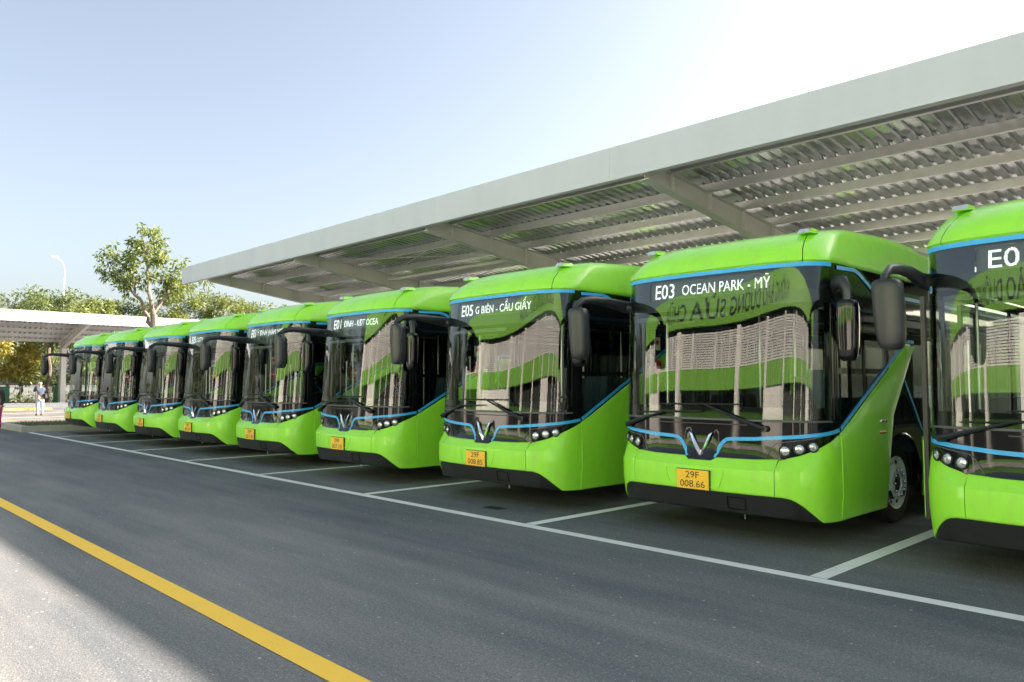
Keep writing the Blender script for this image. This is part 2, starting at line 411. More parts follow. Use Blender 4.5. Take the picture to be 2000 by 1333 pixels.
def P(s, z, off=0.0):
    def raw(s, z):
        y0 = float(np.interp(z, Z0, Y0)); w = float(np.interp(z, ZW, WW)); a = abs(s)
        if a <= SC:
            un = float(np.interp(a, TS[:, 0], TS[:, 1])); dn = float(np.interp(a, TS[:, 0], TS[:, 2]))
            return Vector((math.copysign(w * un, s), y0 + (YS - y0) * dn, z))
        return Vector((math.copysign(w, s), YS + a - SC, z))
    p = raw(s, z)
    if off:
        ds = raw(s + 0.01, z) - raw(s - 0.01, z); dz = raw(s, z + 0.01) - raw(s, z - 0.01)
        n = ds.cross(dz).normalized()
        p = p + n * off
    return p
def N_at(s, z):
    ds = P(s + 0.01, z) - P(s - 0.01, z); dz = P(s, z + 0.01) - P(s, z - 0.01)
    return ds.cross(dz).normalized(), ds.normalized()
def patch(ss, zf, off=0.0, t=0.014, mb=None):
    """ss: columns; zf(s) -> rows of z or (z, offset)"""
    mb = mb or MB(); base = len(mb.v); nz = None
    for s in ss:
        rows = zf(s); nz = len(rows)
        for r in rows:
            z, o = r if isinstance(r, tuple) else (r, off)
            mb.v.append(tuple(P(s, z, o)))
    nc = len(ss); I = lambda i, j: base + i * nz + j
    for i in range(nc - 1):
        for j in range(nz - 1): mb.f.append((I(i, j), I(i + 1, j), I(i + 1, j + 1), I(i, j + 1)))
    if t:                             # return edge, so that the panel has a thickness
        loop = [(i, 0) for i in range(nc)] + [(nc - 1, j) for j in range(1, nz)] + [(i, nz - 1) for i in range(nc - 2, -1, -1)] + [(0, j) for j in range(nz - 2, 0, -1)]
        b2 = len(mb.v)
        for (i, j) in loop:
            r = zf(ss[i])[j]; z, o = r if isinstance(r, tuple) else (r, off)
            mb.v.append(tuple(P(ss[i], z, o - t)))
        n = len(loop)
        for k in range(n):
            a, b = loop[k], loop[(k + 1) % n]
            mb.f.append((I(*b), I(*a), b2 + k, b2 + (k + 1) % n))
    return mb
def lin(a, b, n): return [a + (b - a) * i / (n - 1) for i in range(n)]
def pl(pts):
    xs = [p[0] for p in pts]; ys = [p[1] for p in pts]
    return lambda x: float(np.interp(x, xs, ys))
def cols(a, b, step=0.05, extra=()):
    n = max(2, int(abs(b - a) / step) + 2); r = lin(a, b, n) + [e for e in extra if min(a, b) < e < max(a, b)]
    return sorted(set(round(x, 5) for x in r))
def ribbon(path, width, off=0.006, step=0.05, mb=None):
    """path of (s, z); flat ribbon lying on the shell"""
    pts = []
    for i in range(len(path) - 1):
        a, b = path[i], path[i + 1]; n = max(1, int(math.hypot(b[0] - a[0], b[1] - a[1]) / step))
        pts += [(a[0] + (b[0] - a[0]) * k / n, a[1] + (b[1] - a[1]) * k / n) for k in range(n)]
    pts.append(path[-1])
    mb = mb or MB(); o = len(mb.v)
    for i, p in enumerate(pts):
        q0, q1 = pts[max(i - 1, 0)], pts[min(i + 1, len(pts) - 1)]
        tx, tz = q1[0] - q0[0], q1[1] - q0[1]; L = math.hypot(tx, tz); nx, nz = -tz / L, tx / L
        for sgn, of in ((-1, off - 0.008), (-1, off), (1, off), (1, off - 0.008)):
            mb.v.append(tuple(P(p[0] + nx * width / 2 * sgn, p[1] + nz * width / 2 * sgn, of)))
    for i in range(len(pts) - 1):
        for k in range(3):
            mb.f.append((o + i * 4 + k, o + (i + 1) * 4 + k, o + (i + 1) * 4 + k + 1, o + i * 4 + k + 1))
    return mb
def mir(sgn, l): return sorted(sgn * x for x in l)

# outline functions (by |s|)
sPIL = s_y(0.70); sWS = s_y(0.53); uSEAM = s_u(0.865)
green_top = pl([(0, .832), (s_u(.14), .832), (s_u(.20), .868), (s_u(.60), .872), (s_u(.865), .885), (s_u(1.05), .93), (s_u(1.17), .985), (s_y(.42), 1.04), (s_y(.58), 1.095), (sPIL, 1.14)])
black_top = pl([(0, .515), (s_u(.80), .512), (s_u(.95), .505), (s_u(1.03), .485), (s_u(1.10), .43), (s_u(1.17), .345), (s_u(1.215), .275), (s_u(1.22), .258)])
hem = pl([(0, .295), (s_u(.9), .285), (s_u(1.10), .27), (s_u(1.22), .256), (s_y(.7), .245), (SC + 3, .245)])
diag = pl([(.60, 1.12), (.70, 1.14), (.95, 1.255), (2.52, 2.045), (2.60, 2.10), (2.68, 2.13), (2.90, 2.13)])     # y -> top of the green swoosh
rear_lo = pl([(.70, .245), (1.92, .245), (1.98, .62), (2.18, 1.28), (2.86, 2.05), (2.90, 2.10)])
upper = pl([(.6, 2.915), (1.20, 2.93), (1.30, 2.91), (1.72, 2.735), (12, 2.735)])                 # y -> lower edge of the roof side
ARCH1, ARCH2, WR = 2.46, 8.75, 0.49
LEN = 11.9

BUS = []                                   # (name, mesh, parent index)
def bp(name, mb, mat, parent=None, sm=35):
    BUS.append((name, mb.mesh(name, mat, sm), parent)); return len(BUS) - 1

def rows_green(s, top):
    lo = black_top(abs(s)) if abs(s) < s_u(1.22) else hem(abs(s))
    return [(lo, .0), (min(lo + .02, top), .008), ((lo + top) / 2 - .05, .01), (top - .10, .012), (top - .012, .006), (top, -.004)]
# bumper
def bumper_rows(s):
    lo = black_top(abs(s)); top = green_top(abs(s))
    return [(lo, .0), (lo + .015, .008), (lo + .12, .01), (.70, .01), (.765, .01), (top - .01, .008), (top, -.002)]
BUMPER = bp('front_bumper', patch(cols(-uSEAM + .003, uSEAM - .003, .05, [s_u(x) for x in (-.2, -.14, .14, .2)]), bumper_rows), 'green', sm=25)
rr = MB()
rp = [(-.34, .735), (-.36, .715), (-.31, .57), (-.28, .555), (.28, .555), (.31, .57), (.36, .715), (.34, .735), (-.34, .735)]
bp('plate_recess', ribbon([(s_u(a) - 0.03, b) for a, b in rp], .012, .016, .05, rr), 'green', BUMPER)
def corner_rows(s):
    a = abs(s); lo = black_top(a) if a < s_u(1.22) else hem(a); top = green_top(a)
    return [(lo, .0), (lo + (top - lo) * .04, .008), (lo + (top - lo) * .35, .01), (lo + (top - lo) * .65, .012), (top - .105, .016), (top - .012, -.004), (top, -.014)]
for sg in (-1, 1):
    bp('bumper_corner', patch(mir(sg, cols(uSEAM + .003, sPIL - .003, .04)), corner_rows), 'green', sm=25)
# lower black skirt
bp('lower_skirt', patch(cols(-s_u(1.22), s_u(1.22), .05), lambda s: [(hem(abs(s)), -.015), (hem(abs(s)) + .02, -.004), (max(black_top(abs(s)), hem(abs(s)) + .021), -.006)]), 'satin_black')
tow = MB(); ribbon([(s_u(.36), .47), (s_u(.36), .345), (s_u(.56), .345), (s_u(.56), .47), (s_u(.36), .47)], .007, .003, .05, tow); bp('tow_cover', tow, 'gloss_black')
# swoosh panel of the driver's side (+x)
def swoosh_rows(s):
    y = YS + abs(s) - SC if abs(s) > SC else .72
    lo, top = rear_lo(y), diag(y); h = max(top - lo, .02); e = min(.09, h * .45)
    return [(lo, .0), (lo + min(.015, h * .1), .012), (lo + h * .3, .024), (lo + (h - e) * .65, .024), (top - e, .024), (top - .010, .006), (top, -.004)]
ycols = sorted(set(lin(.76, 2.9, 40) + [.95, 1.92, 1.98, 2.18, 2.52, 2.6, 2.68, 2.86]))
SWO = bp('front_side_panel', patch([sPIL + .003] + [s_y(y) for y in ycols], swoosh_rows), 'green', sm=20)
bp('side_marker_lamp', patch(lin(s_y(1.74), s_y(1.92), 4), lambda s: [(1.225, .028), (1.24, .04), (1.255, .028)], t=.02), 'chrome', SWO)
bp('side_marker_lamp', patch(lin(s_y(1.70), s_y(1.87), 4), lambda s: [(1.095, .028), (1.112, .042), (1.128, .028)], t=.02), 'amber', SWO)
# black front panel
FP = bp('front_panel', patch(cols(-sPIL, sPIL, .05, [s_u(x) for x in (-.2, -.14, .14, .2)]), lambda s: [(green_top(abs(s)) - .02, -.012), (green_top(abs(s)) + .01, -.004), (1.10 + .0 * s, .0) if green_top(abs(s)) < 1.05 else (green_top(abs(s)) + .03, 0.0), (1.19, .0), (1.262, .0)]), 'gloss_black')
bp('windscreen_ledge', ribbon([(-sWS, 1.272), (sWS, 1.272)], .016, .012), 'interior_grey', FP)
bp('windscreen_ledge', ribbon([(-s_u(.55), 1.225), (s_u(.55), 1.225)], .012, .010), 'satin_black', FP)
for sg in (-1, 1):
    bp('headlight_trim', ribbon([(sg * s_u(.735), .89), (sg * s_u(.80), 1.0), (sg * s_u(.85), 1.05), (sg * s_u(1.22), 1.115)], .007, .004, .04), 'interior_grey', FP)
    for u, z, r in ((.925, .972, .049), (1.055, .995, .049), (1.165, 1.018, .046)):
        s = sg * s_u(u); n, tx = N_at(s, z); c = P(s, z); up = tx.cross(n) * -1
        def ring(prof, N=20):
            m = MB()
            for (d, rad) in prof:
                for k in range(N):
                    w = 2 * math.pi * k / N; m.v.append(tuple(c + n * d + tx * (rad * math.cos(w)) + up * (rad * math.sin(w))))
            for i in range(len(prof) - 1):
                for k in range(N): m.f.append((i * N + k, i * N + (k + 1) % N, (i + 1) * N + (k + 1) % N, (i + 1) * N + k))
            m.f.append(tuple((len(prof) - 1) * N + k for k in range(N)))
            return m
        H = bp('headlight', ring([(-.01, r + .012), (.006, r + .012), (.012, r + .004), (.002, r - .004), (.002, r - .006)]), 'satin_black')
        bp('lens', ring([(.003, r - .004), (.010, r * .62), (.012, r * .45), (.006, r * .40), (.008, r * .15)]), 'lamp_lens', H)
# emblem
def vee(o, X, Y, N, w, h):
    m = MB()
    for sg in (-1, 1):
        a = [(sg * w * .50, h), (sg * w * .36, h * .88), (sg * w * .0, h * .0), (sg * w * .0, h * .30)]
        q = [(sg * w * .50, h), (sg * w * .36, h * .92), (0, h * .27), (0, 0), (sg * w * .13, h * .15)]
        pts = [Vector(o) + Vector(X) * x + Vector(Y) * y for x, y in q]; nn = Vector(N)
        ctr = Vector(o) + Vector(X) * (sg * w * .20) + Vector(Y) * (h * .44) + nn * .026
        b = len(m.v); m.v += [tuple(p) for p in pts] + [tuple(ctr)] + [tuple(p - nn * .012) for p in pts]
        for k in range(5):
            m.f.append((b + k, b + (k + 1) % 5, b + 5)); m.f.append((b + k, b + 6 + k, b + 6 + (k + 1) % 5, b + (k + 1) % 5))
    return m
bp('emblem', vee((0, .085, .855), (1, 0, 0), (0, .03, 1), (0, -1, 0), .29, .275), 'chrome', FP, sm=0)
# blue lines
for sg in (-1, 1):
    a = [(sg * x, z) for x, z in ((s_y(.69), 1.178), (s_y(.45), 1.150), (s_u(1.0), 1.115), (s_u(.62), 1.083), (s_u(.36), 1.072), (s_u(.305), 1.062), (s_u(.265), 1.035), (s_u(.235), .995), (s_u(.19), .915), (s_u(.165), .862))]
    bp('blue_line', ribbon(a, .038, .007, .04), 'blue_trim')
bp('blue_line', ribbon([(-sWS - .02, 2.902), (sWS + .02, 2.902)], .044, .016), 'blue_trim')
bp('blue_line', ribbon([(s_y(.715), 1.184), (s_y(.95), 1.305), (s_y(2.53), 2.105), (s_y(2.62), 2.155), (s_y(2.72), 2.175), (s_y(2.92), 2.175)], .04, .012), 'blue_trim')
bp('blue_line', ribbon([(s_y(2.58), 1.70), (s_y(3.12), 1.10), (s_y(3.3), 1.03), (s_y(LEN - .1), 1.03)], .028, .010), 'blue_trim')
bp('blue_line', ribbon([(-s_y(2.2), 1.03), (-s_y(LEN - .1), 1.03)], .028, .010), 'blue_trim')
for sg in (-1, 1):
    bp('blue_line', ribbon([(sg * s_y(.72), 2.885), (sg * s_y(1.18), 2.90), (sg * s_y(1.30), 2.875), (sg * s_y(1.72), 2.70), (sg * s_y(LEN - .1), 2.70)], .042, .012), 'blue_trim')
# windscreen
WS = bp('windscreen', patch(cols(-sWS, sWS, .045), lambda s: lin(1.285, 2.925, 14), 0.010, 0.006), 'windscreen_glass')
bp('windscreen_frit', patch(cols(-sWS, sWS, .06), lambda s: lin(1.285, 1.415, 3), -.006, 0), 'gloss_black', WS)
bp('windscreen_frit', patch(cols(-sWS, sWS, .06), lambda s: [2.50 + .05 * (abs(s) / sWS) ** 6, 2.56, 2.64], -.006, 0), 'satin_black', WS)
bp('windscreen_frit', patch(cols(-sWS, sWS, .06), lambda s: [2.86, 2.93], -.006, 0), 'gloss_black', WS)
for sg in (-1, 1):
    bp('windscreen_frit', patch(mir(sg, cols(s_u(.80), sWS, .06)), lambda s: lin(2.64, 2.86, 3), -.006, 0), 'gloss_black', WS)
    bp('windscreen_frit', patch(mir(sg, cols(s_y(.42), sWS, .03)), lambda s: lin(1.415, 2.50, 10), -.006, 0), 'gloss_black', WS)
    bp('corner_pillar', patch(mir(sg, cols(sWS + .008, s_y(.660), .03)), lambda s: lin(1.262, 2.925, 8), .004, .03), 'gloss_black')
bp('sun_blind', patch(cols(-s_u(1.17), s_u(.25), .06), lambda s: [2.415, 2.43, 2.465], -.075, .012), 'interior_grey')
bp('destination_board', patch(cols(-s_u(.80), s_u(.80), .06), lambda s: lin(2.64, 2.86, 3), -.030, 0), 'led_board', WS)
# stickers on the inside of the glass
def disc(s0, z0, r, off, mat, n=20, name='sticker'):
    m = MB(); nn, tx = N_at(s0, z0)
    m.v.append(tuple(P(s0, z0, off)))
    for k in range(n): m.v.append(tuple(P(s0 + r * math.cos(6.28318 * k / n), z0 + r * math.sin(6.28318 * k / n), off)))
    for k in range(n): m.f.append((0, 1 + k, 1 + (k + 1) % n))
    return bp(name, m, mat, WS, 0)
def rect(s0, s1, z0, z1, off, mat, name='sticker'):
    return bp(name, patch(lin(s0, s1, 3), lambda s: [z0, z1], off, 0), mat, WS, 0)
disc(-s_y(.46), 2.52, .037, .012, 'sticker_white', 14); disc(-s_y(.46), 2.52, .028, .014, 'sticker_green', 14)
disc(-s_y(.34), 2.53, .037, .012, 'sticker_white', 14); disc(-s_y(.34), 2.53, .028, .014, 'blue_trim', 14)
# driver's side windows, black surround
def y_s(s):
    s = abs(s)
    return YS + s - SC if s > SC else (YS - DREF) + DREF * float(np.interp(s, TS[:, 0], TS[:, 2]))
def up_rows(y0, y1, lo, hi): return patch(lin(s_y(y0), s_y(y1), max(3, int((y1 - y0) / .08))), lambda s: lin(lo(y_s(s)), hi(y_s(s)), 3), .0, .010)
GW = [(.715, 1.36), (1.42, 1.98)]
SURR = 'gloss_black'
bp('window_surround', up_rows(.668, 2.95, lambda y: 2.50, lambda y: upper(y) + .04), SURR)
for y0, y1 in ((.668, .715), (1.36, 1.42), (1.98, 2.10)):
    bp('window_surround', up_rows(y0, y1, lambda y: diag(y) - .01, lambda y: 2.50), SURR)
bp('window_surround', up_rows(.715, 1.36, lambda y: 1.765, lambda y: 1.825), SURR); bp('window_surround', up_rows(1.42, 1.98, lambda y: 1.77 if diag(y) < 1.72 else diag(y) + .04, lambda y: 1.83 if diag(y) < 1.75 else diag(y) + .085), SURR)
bp('window_surround', up_rows(.70, 1.98, lambda y: diag(y) - .012, lambda y: diag(y) + .085), SURR)
for y0, y1 in GW:
    bp('side_window', up_rows(y0 - .005, y1 + .005, lambda y: diag(y) + .08, lambda y: 2.505), 'side_glass')
bp('side_window', up_rows(2.10, 3.30, lambda y: max(diag(y) + .05, 1.2) if y < 2.92 else 1.2, lambda y: 2.505), 'side_glass')
# wheel-arch panel behind the swoosh and the rest of the flanks
def flank(sg, y0, y1, lo, hi, mat, name, n=None, off=0.0):
    ys = lin(y0, y1, n or max(3, int((y1 - y0) / .12)))
    m = patch(mir(sg, [s_y(y) for y in ys]), lambda s: lin(lo(y_s(s)), hi(y_s(s)), 4), off, .014)
    return bp(name, m, mat)
def arch(c, R=.58):
    def f(y):
        d = abs(y - c); return max(.30, .49 + math.sqrt(max(R * R - d * d, 0))) if d < R else .30
    return f
flank(1, 1.93, 3.12, lambda y: max(arch(ARCH1)(y), min(rear_lo(y) - .05, 1.3) if y < 2.2 else 0), lambda y: 1.20 if y > 2.15 else max(arch(ARCH1)(y) + .02, rear_lo(y) + .02), 'gloss_black', 'wheel_arch_panel', 40, -.004)
flank(1, 2.12, 2.95, lambda y: 1.19, lambda y: min(2.5, rear_lo(y) + .03) if y < 2.9 else 1.22, 'gloss_black', 'wheel_arch_panel', 24, -.006)
lip = MB(); lip.tube([(1.272, ARCH1 + .57 * math.cos(w), .49 + .57 * math.sin(w)) for w in lin(R_(5), R_(150), 20)], .022, 6); bp('arch_lip', lip, 'gloss_black')
for sg in (-1, 1):
    if sg < 0:
        flank(-1, 1.95, 3.12, arch(ARCH1), lambda y: 1.10, 'gloss_black', 'wheel_arch_panel', 30)
    flank(sg, 3.13, ARCH2 - .7, lambda y: .27, lambda y: 1.0, 'green', 'side_panel', 12, .006)
    flank(sg, ARCH2 - .69, ARCH2 + .69, arch(ARCH2, .6), lambda y: 1.20, 'gloss_black', 'wheel_arch_panel', 30)
    flank(sg, ARCH2 + .7, LEN, lambda y: .27, lambda y: 1.0, 'green', 'side_panel', 8, .006)
    for k in range(6):
        y0 = 3.30 + k * 1.42
        if sg < 0 and k == 2: pass
        flank(sg, y0 + .05, y0 + 1.37, lambda y: 1.10, lambda y: 2.50, 'side_glass', 'side_window', 4)
        flank(sg, y0 - .05, y0 + .049, lambda y: 1.03, lambda y: 2.50, 'gloss_black', 'window_pillar', 3, .002)
    flank(sg, LEN - .13, LEN, lambda y: 1.0, lambda y: 2.74, 'gloss_black', 'window_pillar', 3, .002)
    flank(sg, 2.96 if sg > 0 else .668, LEN, lambda y: 2.50, lambda y: upper(y) + .04, 'gloss_black', 'window_surround', 30)
    flank(sg, 3.13, ARCH2 - .7, lambda y: 1.0, lambda y: 1.10, 'gloss_black', 'window_surround', 8)
    flank(sg, ARCH2 + .7, LEN, lambda y: 1.0, lambda y: 1.10, 'gloss_black', 'window_surround', 5)
    if sg < 0: flank(-1, 2.02, 3.26, lambda y: 1.10, lambda y: 2.50, 'door_glass', 'side_window', 4)
# doors on the kerb side (-x): two leaves
DOORS = []
for y0 in (.775, 1.385):
    y1 = y0 + .60; fr = MB()
    X = -1.27
    for (a, b, c, d) in ((y0, y0 + .055, .34, 2.49), (y1 - .055, y1, .34, 2.49), (y0 + .055, y1 - .055, 2.42, 2.49), (y0 + .055, y1 - .055, 1.08, 1.14), (y0 + .055, y1 - .055, .34, .40)):
        fr.box(X - .012, X + .028, a, b, c, d)
    D = bp('door', fr, 'satin_black'); DOORS.append(D)
    g2 = MB(); g2.box(X + .004, X + .012, y0 + .05, y1 - .05, 1.13, 2.43); bp('door_glass', g2, 'door_glass', D)
    g3 = MB(); g3.box(X - .022, X + .010, y0 + .01, y1 - .01, .36, 1.10); bp('door_panel', g3, 'green', D)
    g4 = MB(); g4.tube([(X + .06, y0 + .10, 1.2), (X + .06, y0 + .10, 2.1)], .014, 6); g4.tube([(X + .02, y0 + .10, 1.22), (X + .06, y0 + .10, 1.22)], .012, 6); g4.tube([(X + .02, y0 + .10, 2.08), (X + .06, y0 + .10, 2.08)], .012, 6)
    bp('door_handle', g4, 'pole_metal', D)
    if y0 < 1:                              # no-entry sign and paper notice on the leaf's glass
        yc = y0 + .30
        bp('no_entry_sign', MB().lathe([(X + .0135, .10), (X + .0165, .10)], 24, 'x', (0, yc, 1.875)), 'sticker_red', D, 20)
        bp('no_entry_bar', MB().box(X + .017, X + .019, yc - .062, yc + .062, 1.857, 1.893), 'sticker_white', D, 0)
        bp('paper_notice', MB().box(X + .0135, X + .0155, yc - .065, yc + .065, 2.10, 2.27), 'sticker_white', D, 0)
        bp('notice_symbol', MB().lathe([(X + .016, .035), (X + .0175, .035)], 16, 'x', (0, yc, 2.20)), 'sticker_red', D, 20)
# floor, back, ceiling
fl = MB(); fl.box(-1.2, 1.2, .50, LEN - .02, .30, .40); bp('floor', fl, 'interior_dark')
bk = MB(); bk.box(-1.26, 1.26, LEN, LEN + .05, .28, 2.95); bp('rear_panel', bk, 'green')
cl = MB(); cl.box(-1.19, 1.19, .62, LEN, 2.60, 2.64); bp('ceiling', cl, 'interior_grey')
for sg in (-1, 1):
    wh = MB(); wh.box(sg * .89 - .02, sg * .89 + .02, ARCH1 - .62, ARCH1 + .62, .40, 1.16); bp('wheel_box', wh, 'interior_dark')
    li = MB(); li.box(sg * .55 - .06, sg * .55 + .06, 2.0, LEN - .5, 2.585, 2.598); bp('ceiling_lamp', li, 'sticker_white')
# dashboard, wheel, seats
db = MB()
sec = [(.30, .95), (.245, 1.24), (.42, 1.345), (.75, 1.33), (.85, 1.20), (.82, .95)]
db.v = []
for xx in lin(-1.16, 1.16, 13):
    k = (abs(xx) / 1.16) ** 3 * .34
    for (y, z) in sec: db.v.append((xx, y + k * (1 if y < .6 else .25), z))
for i in range(12):
    for k in range(6): db.f.append((i * 6 + k, i * 6 + (k + 1) % 6, (i + 1) * 6 + (k + 1) % 6, (i + 1) * 6 + k))
db.f.append(tuple(range(5, -1, -1))); db.f.append(tuple(72 + k for k in range(6)))
bp('dashboard', db, 'interior_dark')
st = MB(); cc = Vector((.62, 1.02, 1.36)); ax = Vector((0, -.55, .83)).normalized(); sx = Vector((1, 0, 0)); sy = ax.cross(sx)
st.tube([cc + sx * .225 * math.cos(w) + sy * .225 * math.sin(w) for w in lin(0, 2 * math.pi, 29)], .016, 7, cap=False)
for w in (R_(10), R_(170), R_(270)): st.tube([cc - ax * .03, cc + sx * .22 * math.cos(w) + sy * .22 * math.sin(w)], .014, 6)
st.tube([cc - ax * .03, cc - ax * .42], [.045, .035], 8); bp('steering_wheel', st, 'interior_dark')
def seat(name, x, y, z, w, d, h, mat):
    i = bp(name, MB().box(x - .05, x + .05, y + .1, y + d - .1, .40, z - .08), 'interior_dark')
    c = MB(); c.add([(x - w / 2, y, z - .08), (x + w / 2, y, z - .08), (x + w / 2, y + d, z - .10), (x - w / 2, y + d, z - .10), (x - w / 2 + .03, y + .03, z + .03), (x + w / 2 - .03, y + .03, z + .03), (x + w / 2 - .03, y + d, z), (x - w / 2 + .03, y + d, z)],
          [(3, 2, 1, 0), (4, 5, 6, 7), (0, 1, 5, 4), (1, 2, 6, 5), (2, 3, 7, 6), (3, 0, 4, 7)]); bp('cushion', c, mat, i)
    q = MB(); q.hexa([(x - w / 2, y + d - .09, z - .05), (x + w / 2, y + d - .09, z - .05), (x + w / 2, y + d + .03, z - .05), (x - w / 2, y + d + .03, z - .05)],
                     [(x - w / 2 + .05, y + d + .03, z + h), (x + w / 2 - .05, y + d + .03, z + h), (x + w / 2 - .05, y + d + .11, z + h), (x - w / 2 + .05, y + d + .11, z + h)]); bp('backrest', q, mat, i)
seat('driver_seat', .62, 1.32, .98, .50, .48, .85, 'seat_blue')
for k in range(5):
    for x in (-.95, .95):
        if k > 0: seat('passenger_seat', x, 2.6 + k * .85, .85, .44, .42, .62, 'seat_blue')
pt = MB(); pt.box(.15, 1.2, 2.02, 2.05, .40, 1.75); bp('cab_partition', pt, 'interior_dark')
for x, y in ((-.35, 2.1), (.15, 2.06), (-.55, 3.9), (.55, 3.9), (-.55, 5.6), (.55, 5.6)):
    bp('handrail', MB().tube([(x, y, .40), (x, y, 2.60)], .016, 8), 'pole_metal')
bp('handrail', MB().tube([(-.95, .86, 1.42), (-.95, .86, 2.42)], .016, 8).tube([(-.95, .86, 2.42), (-.55, .86, 2.42)], .014, 8), 'pole_metal')
# roof: rings (z, half width, front y, corner end y, exponent)
RINGS = [(2.925, 1.272, .240, .78, 3.3), (2.945, 1.288, .220, .78, 3.3), (2.99, 1.284, .230, .80, 3.25), (3.08, 1.262, .275, .90, 3.1), (3.17, 1.235, .380, 1.0, 2.95),
         (3.25, 1.205, .52, 1.08, 2.85), (3.315, 1.175, .70, 1.18, 2.75), (3.352, 1.13, .92, 1.30, 2.6), (3.372, 1.03, 1.14, 1.45, 2.5), (3.385, .86, 1.40, 1.70, 2.4)]
def roof_pt(ring, f, y=None):
    """f in [-1, 1] along the front half outline; or a side point at depth y"""
    z, w, y0, ye, n = ring
    if y is not None: return (math.copysign(w, f), y, z)
    t = abs(f) * math.pi / 2
    un = math.sin(t) ** (2 / n); dn = 1 - (math.cos(t) ** (2 / n) if abs(f) < 1 else 0)
    return (math.copysign(w * un, f), y0 + (ye - y0) * dn, z)
def rise(y): return float(np.interp(y, [.8, 1.2, 2.3, 3.2, 3.7, 12], [0, .02, .085, .10, .03, .03]))
def roof_panel(f0, f1, n, side=False):
    m = MB(); nf = 0; fs = lin(f0, f1, n); ysd = lin(1.0, LEN, 24) if side else []
    for ring in RINGS:
        line = [roof_pt(ring, f) for f in fs]
        if side:
            e = line[-1] if abs(f1) == 1 else line[0]; ye = ring[3]
            ext = [(e[0], ye + (LEN - ye) * (k / 24) ** 1.7, ring[0]) for k in range(1, 25)]
            line = line + ext if f1 == 1 else list(reversed(ext)) + line
        out = []
        for (x, y, z) in line:
            g = max(0, min(1, (z - 3.0) / .3)); out.append((x, y, z + rise(y) * g))
        m.v += out; nf = len(out)
    for i in range(len(RINGS) - 1):
        for k in range(nf - 1): m.f.append((i * nf + k, i * nf + k + 1, (i + 1) * nf + k + 1, (i + 1) * nf + k))
    return m
FS = .545
ROOF = bp('roof', roof_panel(-FS + .004, FS - .004, 31), 'green', sm=50)
for sg in (1, -1):
    bp('roof_side', roof_panel(FS + .004, 1, 16, True) if sg > 0 else roof_panel(-1, -FS - .004, 16, True), 'green', sm=50)
top = MB(); nn = 24; ln = []
last = RINGS[-1]
outl = [roof_pt(last, f) for f in lin(-1, 1, 41)]
outl = [(-last[1], LEN, last[0])] + [(-last[1], y, last[0]) for y in lin(6, 1.9, 14)] + outl + [(last[1], y, last[0]) for y in lin(1.9, 6, 14)] + [(last[1], LEN, last[0])]
lft = outl[:36]; 
half = len(outl) // 2
for i in range(half):
    for q in (outl[i], (0, outl[i][1], last[0] + .015), outl[-1 - i]): top.v.append((q[0], q[1], q[2] + rise(q[1])))
for i in range(half - 1):
    for k in range(2): top.f.append((i * 3 + k, i * 3 + k + 1, i * 3 + 4 + k, i * 3 + 3 + k))
bp('roof_top', top, 'roof_grey', ROOF, sm=50)
for y0, y1, hh in ((4.2, 6.4, .24), (7.0, 9.4, .20), (9.8, 11.2, .16)):
    m = MB(); m.hexa([(-.80, y0, 3.36), (.80, y0, 3.36), (.80, y1, 3.36), (-.80, y1, 3.36)], [(-.70, y0 + .12, 3.40 + hh), (.70, y0 + .12, 3.40 + hh), (.70, y1 - .12, 3.40 + hh), (-.70, y1 - .12, 3.40 + hh)]); bp('roof_unit', m, 'roof_grey', None, 20)
bp('roof_gutter', MB().add([tuple(P(s, 2.915, .012)) for s in lin(-sPIL, sPIL, 60)] + [tuple(P(s, 2.94, .0)) for s in lin(-sPIL, sPIL, 60)], [(i, i + 1, 61 + i, 60 + i) for i in range(59)]), 'satin_black')
for sg in (-1, 1):                        # roof marker lamps
    x = sg * .985; y = .70; z = 3.285
    m = MB(); m.add([(x - .075, y - .10, z - .015), (x + .075, y - .10, z - .015), (x + .075, y + .16, z + .0), (x - .075, y + .16, z + .0), (x - .06, y - .085, z + .03), (x + .06, y - .085, z + .03), (x + .055, y + .10, z + .05), (x - .055, y + .10, z + .05)],
                    [(3, 2, 1, 0), (4, 5, 6, 7), (0, 1, 5, 4), (1, 2, 6, 5), (2, 3, 7, 6), (3, 0, 4, 7)])
    q = bp('roof_marker', m, 'green'); m = MB(); m.add([(x - .058, y - .093, z + .034), (x + .058, y - .093, z + .034), (x + .052, y + .06, z + .053), (x - .052, y + .06, z + .053), (x - .066, y - .104, z - .008), (x + .066, y - .104, z - .008)], [(0, 1, 2, 3), (4, 5, 1, 0)])
    bp('lens', m, 'lamp_lens', q)
    X = sg * 1.258
    bp('side_emblem', vee((X, 2.02, 2.94), (0, sg, 0), (-sg * .28, 0, 1), (sg, 0, .2), .17, .17), 'chrome', None, 0)
